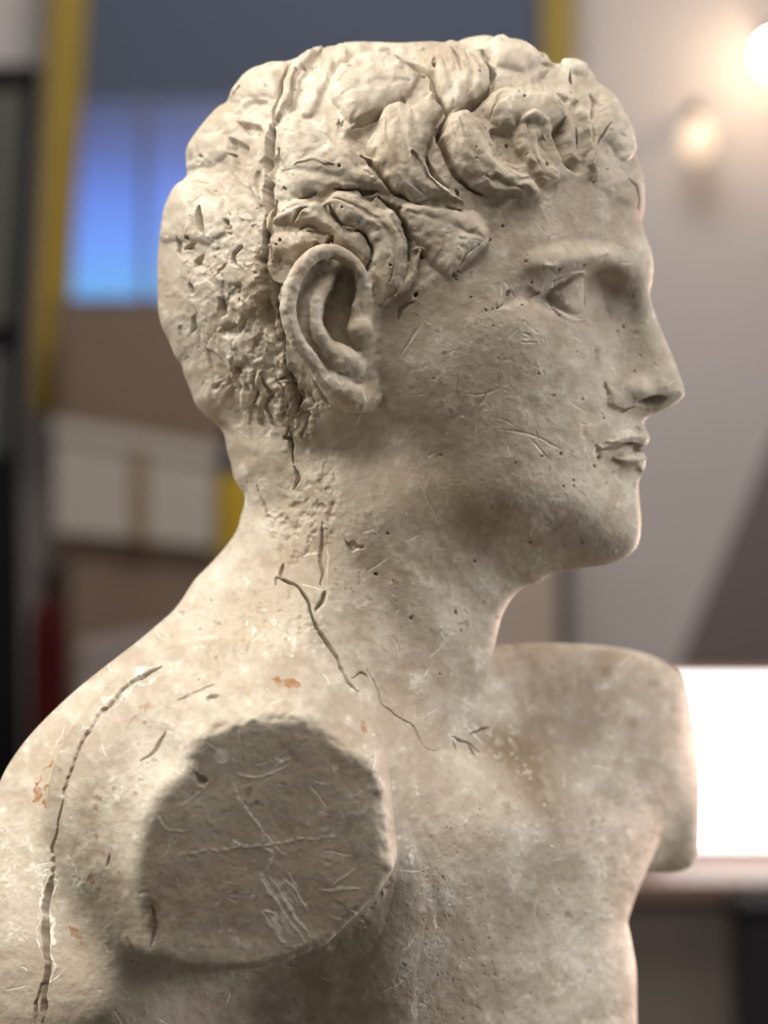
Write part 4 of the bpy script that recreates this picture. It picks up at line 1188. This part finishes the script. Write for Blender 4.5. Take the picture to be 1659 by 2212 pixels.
# nicks, scratches and specks of the face (read off the photo)
for q, w, v in (([(550, 1160), (640, 1170), (760, 1210), (880, 1275)], 3.2, .6), ([(690, 1200), (750, 1260), (810, 1322)], 2.6, .9), ([(362, 965), (450, 966), (515, 945), (562, 910)], 3, 1), ([(0, 770), (60, 680), (120, 590)], 2.4, .7),
                ([(650, 692), (740, 690)], 2.6, .6), ([(588, 668), (640, 610)], 2.4, .7), ([(405, 970), (412, 1090), (408, 1210)], 1.8, .5), ([(742, 1165), (746, 1225)], 1.8, .7), ([(553, 370), (556, 435)], 1.8, .9), ([(95, 970), (130, 965)], 2.4, .7),
                ([(260, 1150), (255, 1190)], 2.2, .7), ([(985, 1128), (1030, 1132)], 2, .8), ([(1175, 250), (1250, 250)], 1.8, .7), ([(1095, 130), (1112, 110)], 1.6, .7), ([(1365, 790), (1400, 830)], 2.2, .8), ([(1440, 915), (1500, 880)], 2.2, .8),
                ([(430, 1030), (470, 970)], 4, .35), ([(200, 1640), (140, 1500), (90, 1400)], 2, .5), ([(600, 1560), (612, 1530), (600, 1590)], 3, .6), ([(660, 640), (700, 650), (690, 670), (670, 665)], 4, .8)):
    stroke(cI(q), w, v, layer=PALE, soft=.8, warp=.6); stroke(cI(q), w * 1.2, -.45, soft=.9, warp=.6)
for q, w in (([(316, 815), (317, 920), (326, 1025)], 2.2), ([(390, 872), (420, 832), (468, 800), (492, 845)], 1.6), ([(525, 790), (553, 742), (572, 795)], 1.6), ([(400, 860), (440, 820)], 1.4), ([(325, 690), (330, 760)], 1.2)):
    stroke(cI(q), w, .75, layer=RUST, soft=.8, rnd=.4)
for a, b, r in ((300, 325, 9), (318, 310, 8), (305, 350, 5), (596, 420, 6), (90, 430, 6), (490, 132, 5), (555, 62, 5), (390, 447, 6), (1262, 438, 5), (1118, 930, 4), (943, 1432, 4), (945, 1462, 4), (832, 980, 5), (465, 515, 5), (505, 510, 4), (868, 545, 4),
                (840, 480, 4), (660, 480, 4), (190, 878, 2.4), (205, 860, 2), (98, 542, 2.5), (215, 632, 2), (750, 860, 2.6), (505, 598, 2.4), (1220, 1315, 4), (1050, 1360, 4), (1080, 1270, 4), (1085, 1310, 5), (225, 1302, 6), (1240, 1070, 3), (1095, 1080, 5), (1105, 1100, 4),
                (955, 735, 3), (1180, 625, 4), (1210, 600, 4), (850, 290, 4), (980, 265, 3.5), (678, 253, 3), (690, 225, 2.5), (1300, 755, 3), (1270, 850, 3), (1040, 1225, 3), (885, 1465, 3), (720, 370, 3), (840, 410, 4), (1000, 990, 4), (765, 1300, 6), (870, 1290, 5)):
    (x, y), = cI([(a, b)]); pit(x, y, r * .8, .7, .6 if r > 2.5 else .3)
for q in ([(780, 140), (800, 150), (822, 170), (800, 190), (785, 185)],):
    stroke(cT(q), 2.4, .8, layer=DIRT)
for a, b, r in ((405, 378, 6), (708, 270, 5), (985, 275, 4), (55, 690, 6), (300, 660, 6), (325, 745, 2.5), (210, 980, 3)):
    (x, y), = cT([(a, b)]); pit(x, y, r, .9, .6)
# ---- stains
ss, Xs, Ys = box([(950, 1480), (1300, 1860)], 0)
sm = smooth(-10, 70, poly_sd(spline(cR([(600, 230), (900, 310), (1040, 500), (1070, 700), (1000, 830), (860, 780), (700, 580), (570, 420)]), 4), Xs, Ys)) * 1.15
np.maximum(STAIN_SHADE[ss], sm * np.clip(.95 + .35 * N24[ss] + .35 * N12[ss], 0, 1), out=STAIN_SHADE[ss])
patch(STAIN_SHADE, cE([(930, 830), (1010, 800), (1090, 900), (1130, 1040), (1100, 1150), (1000, 1160), (930, 1050)]), .55, 16, rag=3)
for a, b in ((1212, 68), (1330, 310), (1420, 120), (760, 695)):
    (x, y), = cR([(a, b)])
    patch(STAIN_SHADE, [(x - 12, y - 12), (x + 10, y - 14), (x + 14, y + 8), (x + 2, y + 16), (x - 12, y + 10)], .7, 9, rag=2)
# ---- scattered pits, pores and hairline scratches over all of it
for i in range(170):
    x, y = rng.uniform(340, 1400), rng.uniform(90, 1250)
    pit(x, y, rng.uniform(1.2, 2.6), rng.uniform(.2, .6), .25 if rng.random() < .3 else 0)
for i in range(520):                             # pores of the chest
    x = 960 + 130 * rng.standard_normal() + rng.uniform(-60, 150); y = rng.uniform(1700, 2212)
    if x > 905: pit(x, y, rng.uniform(1.1, 2.3), rng.uniform(.2, .6), rng.uniform(.1, .5))
for i in range(210):
    x, y = rng.uniform(0, 1380), rng.uniform(480, 2212)
    a = rng.uniform(0, math.pi); L = 6 + 60 * rng.random() ** 2; c = rng.uniform(-3, 3)
    q = [(x, y), (x + L / 2 * math.cos(a) - c * math.sin(a), y + L / 2 * math.sin(a) + c * math.cos(a)), (x + L * math.cos(a), y + L * math.sin(a))]
    w_ = rng.uniform(1.1, 2.2)
    stroke(q, w_ * 1.25, rng.uniform(.3, 1.0), layer=PALE, soft=.8, warp=.8); stroke(q, w_ * 1.2, -.25, soft=.9, warp=.8)
# general unevenness of a hand-worked surface
GEN = .07 * N24 + .045 * N12 + .03 * N6 + .016 * N3 + .16 * N60
GEN[cut_s] *= 1 - .65 * smooth(0, 40, cd)
H += GEN
chip = smooth(1.25, 1.45, N24 * .6 + N12 * .6)   # shallow chips
H -= .18 * chip * (N60 > .2)
DIRT = np.maximum(DIRT, .5 * smooth(2.1, 2.5, N12 * .7 + N6 * .5 + .35 * N60))
PALE = np.maximum(PALE, .3 * smooth(1.3, 2.1, N24 * .6 + N6 * .55 + .35 * N160))
TONE = np.clip(.5 + .20 * N60 + .18 * N160 + .17 * N24 + .14 * N12 + .07 * N6, 0, 1)
PALE = np.clip(PALE * 1.6, 0, 1) * np.clip(.85 + .25 * N3, .3, 1)
RUST *= np.clip(.72 + .3 * N6 + .15 * N3, .15, 1)
# grime in patches of its own: the seam, the nape, the trapezius, the cut, parts of the hair and cheek; shade painted over eye and nose side
gn = N24 * .55 + N12 * .45 + N60 * .4 + N6 * .2
for q, v_, r_ in (([(560, 440), (640, 470), (620, 700), (700, 900), (720, 1010), (640, 980), (560, 900), (540, 620)], .62, 50), ([(430, 1330), (560, 1240), (690, 1290), (760, 1400), (600, 1440), (420, 1450)], .5, 60),
                  ([(430, 500), (560, 480), (560, 640), (440, 620)], .4, 40), ([(960, 640), (1150, 640), (1180, 790), (1080, 880), (960, 800)], .42, 70), (cut_out, .42, 26), ([(700, 250), (1000, 200), (1300, 250), (1340, 430), (1000, 520), (760, 480)], .52, 80),
                  ([(880, 650), (960, 610), (1000, 690), (900, 760)], .5, 40), ([(600, 980), (800, 950), (900, 1150), (700, 1200)], .35, 70), ([(1150, 600), (1330, 560), (1440, 760), (1340, 800), (1260, 700)], .38, 60), ([(0, 1900), (300, 2000), (420, 2212), (0, 2212)], .3, 100)):
    g_, Xg, Yg = box(q, 12)
    dq = poly_sd(spline(q, 3), Xg, Yg)
    np.maximum(STAIN_SHADE[g_], v_ * smooth(-6, r_, dq) * smooth(-.5, 1.1, gn[g_]), out=STAIN_SHADE[g_])
print('relief painted', round(time.time() - T0, 1))


def ear_weight(V):
    u = CX + V[:, 0] / S; v = CY - V[:, 2] / S
    m = (u > 560) & (u < 860) & (v > 480) & (v < 930) & (V[:, 1] < -.05)
    w_ = np.zeros(len(V), np.float32)
    P = V[m]
    fe = np.minimum(ear_f(P, u[m], v[m]), np.minimum(concha_f(P, u[m], v[m]) * 0 + 9, seg_dist(P, TRAGUS)))
    fe = np.minimum(fe, seg_dist(P, ANTITR))
    inc = concha_f(P, u[m], v[m]) < .003
    fe = np.where(inc, np.minimum(fe, 0), fe)
    w_[m] = 1 - smooth(.0006, .0024, fe)
    return w_


def map_coords(V):
    """where each point sits on the relief; the far half of the head mirrors the near half"""
    head = (V[:, 2] > -.02) & (V[:, 1] > 0)
    W = V.copy(); W[head, 1] *= -1
    x, y = project(W)
    return x - MX0, y - MY0, head


def at(layer, x, y):
    return sample(layer, x, y, 0.0, 0.0, 1.0)


H = .5 * H + .5 * blur(H, 1) + blur(HP, 5)
# one more level of triangles where the relief is steep
gyH, gxH = np.gradient(H)
steep = np.maximum(np.abs(gyH), np.abs(gxH))
for L_ in (RUST, DIRT, PALE):
    a, b = np.gradient(L_); steep = np.maximum(steep, 1.2 * np.maximum(np.abs(a), np.abs(b)))
k4 = steep[:MH // 4 * 4, :MW // 4 * 4].reshape(MH // 4, 4, MW // 4, 4).max((1, 3))
k4 = np.maximum.reduce([np.roll(np.roll(np.pad(k4, 1, 'edge'), a, 0), b, 1)[1:-1, 1:-1] for a in (-1, 0, 1) for b in (-1, 0, 1)])
vis = visible_tris(V, T, -.05)
c = V[T].mean(1)
x, y = project(c)
i = np.clip(((x - MX0) / 4).astype(int), 0, k4.shape[1] - 1); j = np.clip(((y - MY0) / 4).astype(int), 0, k4.shape[0] - 1)
mark = vis & (k4[j, i] > .30)
print('steep', mark.sum(), 'of', len(T))
V, T, n0 = refine(V, T, mark)
V[n0:] = newton(V[n0:], 1)
# displace
NV = vert_normals(V, T)
x, y, head = map_coords(V)
nn = NV.copy(); nn[head, 1] *= -1
W = V.copy(); W[head, 1] *= -1
vw = W - np.array([0, -CD, 0], np.float32)
face = -(nn * vw).sum(1) / np.linalg.norm(vw, axis=1)
D, (jj, ii) = depth_map(V)
px_, py_ = project(V)
front = (V[:, 1] < D[jj, ii] + .05)
inside = (px_ > -70) & (px_ < 1715) & (py_ > -10) & (py_ < 2290)
wgt = smooth(.03, .22, face) * ((front & inside) | head)
EW = ear_weight(V)
hv = at(H, x, y)
small = at(.16 * N12 + .07 * N6 + .16 * N24, x, y)
hv = hv * (1 - EW) + small * EW
CUTW = None
V0 = V.copy()
V = V + NV * (hv * wgt / 1000)[:, None]
NV = vert_normals(V, T)
ATT = np.stack([at(RUST, x, y), at(DIRT, x, y), at(PALE, x, y), at(STAIN_SHADE, x, y)], 1) * (((front & inside) | head) & (face > .0))[:, None]
TON = at(TONE, x, y)
print('sculpted', len(V), len(T), round(time.time() - T0, 1))
# ------------------------------------------------------------------ plaster and the parts of the bust
plaster = bpy.data.materials.new('plaster')
plaster.use_nodes = True
nt = plaster.node_tree
B = nt.nodes['Principled BSDF']


def node(t, **kw):
    n = nt.nodes.new(t)
    for k, v in kw.items(): setattr(n, k, v)
    return n


def mixc(a, b, fac):
    m = node('ShaderNodeMix', data_type='RGBA')
    for sock, v in ((m.inputs[6], a), (m.inputs[7], b), (m.inputs[0], fac)):
        if isinstance(v, tuple): sock.default_value = (*v, 1)
        elif isinstance(v, float): sock.default_value = v
        else: nt.links.new(v, sock)
    return m.outputs[2]


def maths(op, a, b, clamp=False):
    m = node('ShaderNodeMath', operation=op, use_clamp=clamp)
    for i, v in enumerate((a, b)):
        if isinstance(v, (int, float)): m.inputs[i].default_value = v
        else: nt.links.new(v, m.inputs[i])
    return m.outputs[0]


tco = node('ShaderNodeTexCoord')


def tex(scale, detail=5, rough=.6):
    n = node('ShaderNodeTexNoise'); n.inputs['Scale'].default_value = scale
    n.inputs['Detail'].default_value = detail; n.inputs['Roughness'].default_value = rough
    nt.links.new(tco.outputs['Object'], n.inputs['Vector'])
    return n.outputs['Fac']


att = node('ShaderNodeAttribute', attribute_name='wear_shading')
sep = node('ShaderNodeSeparateColor'); nt.links.new(att.outputs['Color'], sep.inputs[0])
ton = node('ShaderNodeAttribute', attribute_name='tone')
big = maths('MULTIPLY_ADD', tex(14, 4), 1.6); nt.nodes[-1].inputs[2].default_value = -.3
base = mixc((.375, .305, .222), (.595, .540, .438), ton.outputs['Fac'])
base = mixc(base, (.545, .500, .440), maths('MULTIPLY', big, .40, True))
base = mixc(base, (.36, .275, .175), maths('MULTIPLY', maths('SUBTRACT', tex(30, 8, .72), .50), 2.6, True))
base = mixc(base, (.62, .57, .47), maths('MULTIPLY', maths('SUBTRACT', tex(75, 6, .7), .56), 2.2, True))
fine = maths('MULTIPLY', maths('SUBTRACT', tex(300, 5, .8), .50), 1.9, True)
base = mixc(base, (.36, .30, .22), fine)
base = mixc(base, (.225, .160, .090), maths('MULTIPLY', att.outputs['Alpha'], .72))
base = mixc(base, (.84, .80, .72), maths('MULTIPLY', sep.outputs[2], .92))
base = mixc(base, (.29, .115, .030), maths('MULTIPLY', sep.outputs[0], .85))
base = mixc(base, (.055, .045, .035), maths('MULTIPLY', sep.outputs[1], .85))
nt.links.new(base, B.inputs['Base Color'])
B.inputs['Roughness'].default_value = .62
B.inputs['Specular IOR Level'].default_value = .28
rough = maths('MULTIPLY_ADD', tex(60, 4), .3); nt.nodes[-1].inputs[2].default_value = .48
nt.links.new(rough, B.inputs['Roughness'])
bp = node('ShaderNodeBump'); bp.inputs['Strength'].default_value = .6; bp.inputs['Distance'].default_value = .0008
nt.links.new(tex(600, 6, .75), bp.inputs['Height'])
nt.links.new(bp.outputs[0], B.inputs['Normal'])

bust = empty('plaster_bust', (0, 0, Z_BASE))
tag(bust, 'weathered cream plaster bust of a curly haired man in profile with both arms cut off', 'bust')


def mesh_part(name, sel, parent):
    t = T[sel]
    ids, inv = np.unique(t, return_inverse=True)
    t = inv.reshape(-1, 3)
    v = V[ids] - np.array((0, 0, Z_BASE), np.float32)
    me = bpy.data.meshes.new(name)
    me.vertices.add(len(v)); me.vertices.foreach_set('co', v.ravel().astype(np.float32))
    me.loops.add(t.size); me.loops.foreach_set('vertex_index', t.ravel().astype(np.int32))
    me.polygons.add(len(t)); me.polygons.foreach_set('loop_start', np.arange(0, t.size, 3, dtype=np.int32))
    me.update()
    me.polygons.foreach_set('use_smooth', np.ones(len(t), bool))
    a = me.attributes.new('wear_shading', 'FLOAT_COLOR', 'POINT'); a.data.foreach_set('color', np.ascontiguousarray(ATT[ids], np.float32).ravel())
    a = me.attributes.new('tone', 'FLOAT', 'POINT'); a.data.foreach_set('value', np.ascontiguousarray(TON[ids], np.float32))
    me.normals_split_custom_set_from_vertices(NV[ids].astype(np.float32))
    me.materials.append(plaster)
    o = bpy.data.objects.new(name, me)
    col.objects.link(o)
    o.parent = parent
    return o


# which piece each triangle belongs to
c0 = V0[T].mean(1)
mx, my, hd = map_coords(c0)
mx += MX0; my += MY0
isnear = (c0[:, 2] > -.035) | hd


def within(poly):
    p = np.array([q[:2] for q in poly], float)
    out = np.zeros(len(mx), bool)
    for (ax, ay), (bx, by) in zip(p, np.roll(p, -1, 0)):
        if ay != by:
            out ^= ((ay > my) != (by > my)) & (mx < (bx - ax) * (my - ay) / (by - ay) + ax)
    return out


torso = my > 1236 + (mx - 462) * .47
torso |= (c0[:, 2] < -.12)
torso[(c0[:, 2] > -.03)] = False
hair = within([(1460, 474), (1387, 474), (1330, 440), (1285, 400), (1180, 402), (1110, 440), (1062, 515), (1000, 580), (950, 615), (905, 640), (875, 690), (845, 680), (828, 590), (800, 640),
               (780, 800), (700, 880), (655, 960), (610, 1000), (541, 1064), (450, 1066), (250, 950), (250, 40), (1460, 40)]) & ~torso
earm = (EW[T].mean(1) > .5) & ~torso
eye = within(cH([(690, 410), (755, 332), (830, 308), (856, 400), (856, 520), (810, 562), (720, 545), (675, 480)])) & ~torso & (c0[:, 1] < 0)
nose = within([(1316, 860), (1310, 815), (1330, 740), (1318, 660), (1345, 600), (1405, 622), (1480, 700), (1520, 860), (1470, 900), (1405, 897), (1370, 880)]) & ~torso
mouth = within(cH([(925, 1480), (1040, 1400), (1160, 1335), (1300, 1330), (1330, 1600), (1150, 1612), (1010, 1560)])) & ~torso
cd_t = (c0 - CUT_P.astype(np.float32)) @ CUT_N.astype(np.float32)
cutn = torso & (cd_t > -.0025) & within(cut_out)
tn = tri_normals(V0, T); tn /= np.maximum(np.linalg.norm(tn, axis=1, keepdims=True), 1e-12)
X_, Y_ = project(c0)
cutf = torso & (X_ > 1425) & (Y_ > 1440) & (Y_ < 1895) & (c0[:, 1] > .10) & (tn[:, 0] > .72)
ear_s = earm; eye_s = eye & ~earm; nose_s = nose & ~earm; mouth_s = mouth
hair_s = hair & ~earm & ~eye
sub = ear_s | eye_s | nose_s | mouth_s | hair_s
head_o = mesh_part('head', ~torso & ~sub, bust)
for nm, s_ in (('hair', hair_s), ('ear', ear_s), ('eye', eye_s), ('nose', nose_s), ('mouth', mouth_s)):
    mesh_part(nm, s_, head_o)
torso_o = mesh_part('torso', torso & ~cutn & ~cutf, bust)
o = mesh_part('arm_stump', cutn, torso_o); o['label'] = 'broad flat cut face of the near arm, gouged and stained'
o = mesh_part('arm_stump', cutf, torso_o); o['label'] = 'narrow rosy cut end of the far arm'
print('done', round(time.time() - T0, 1))
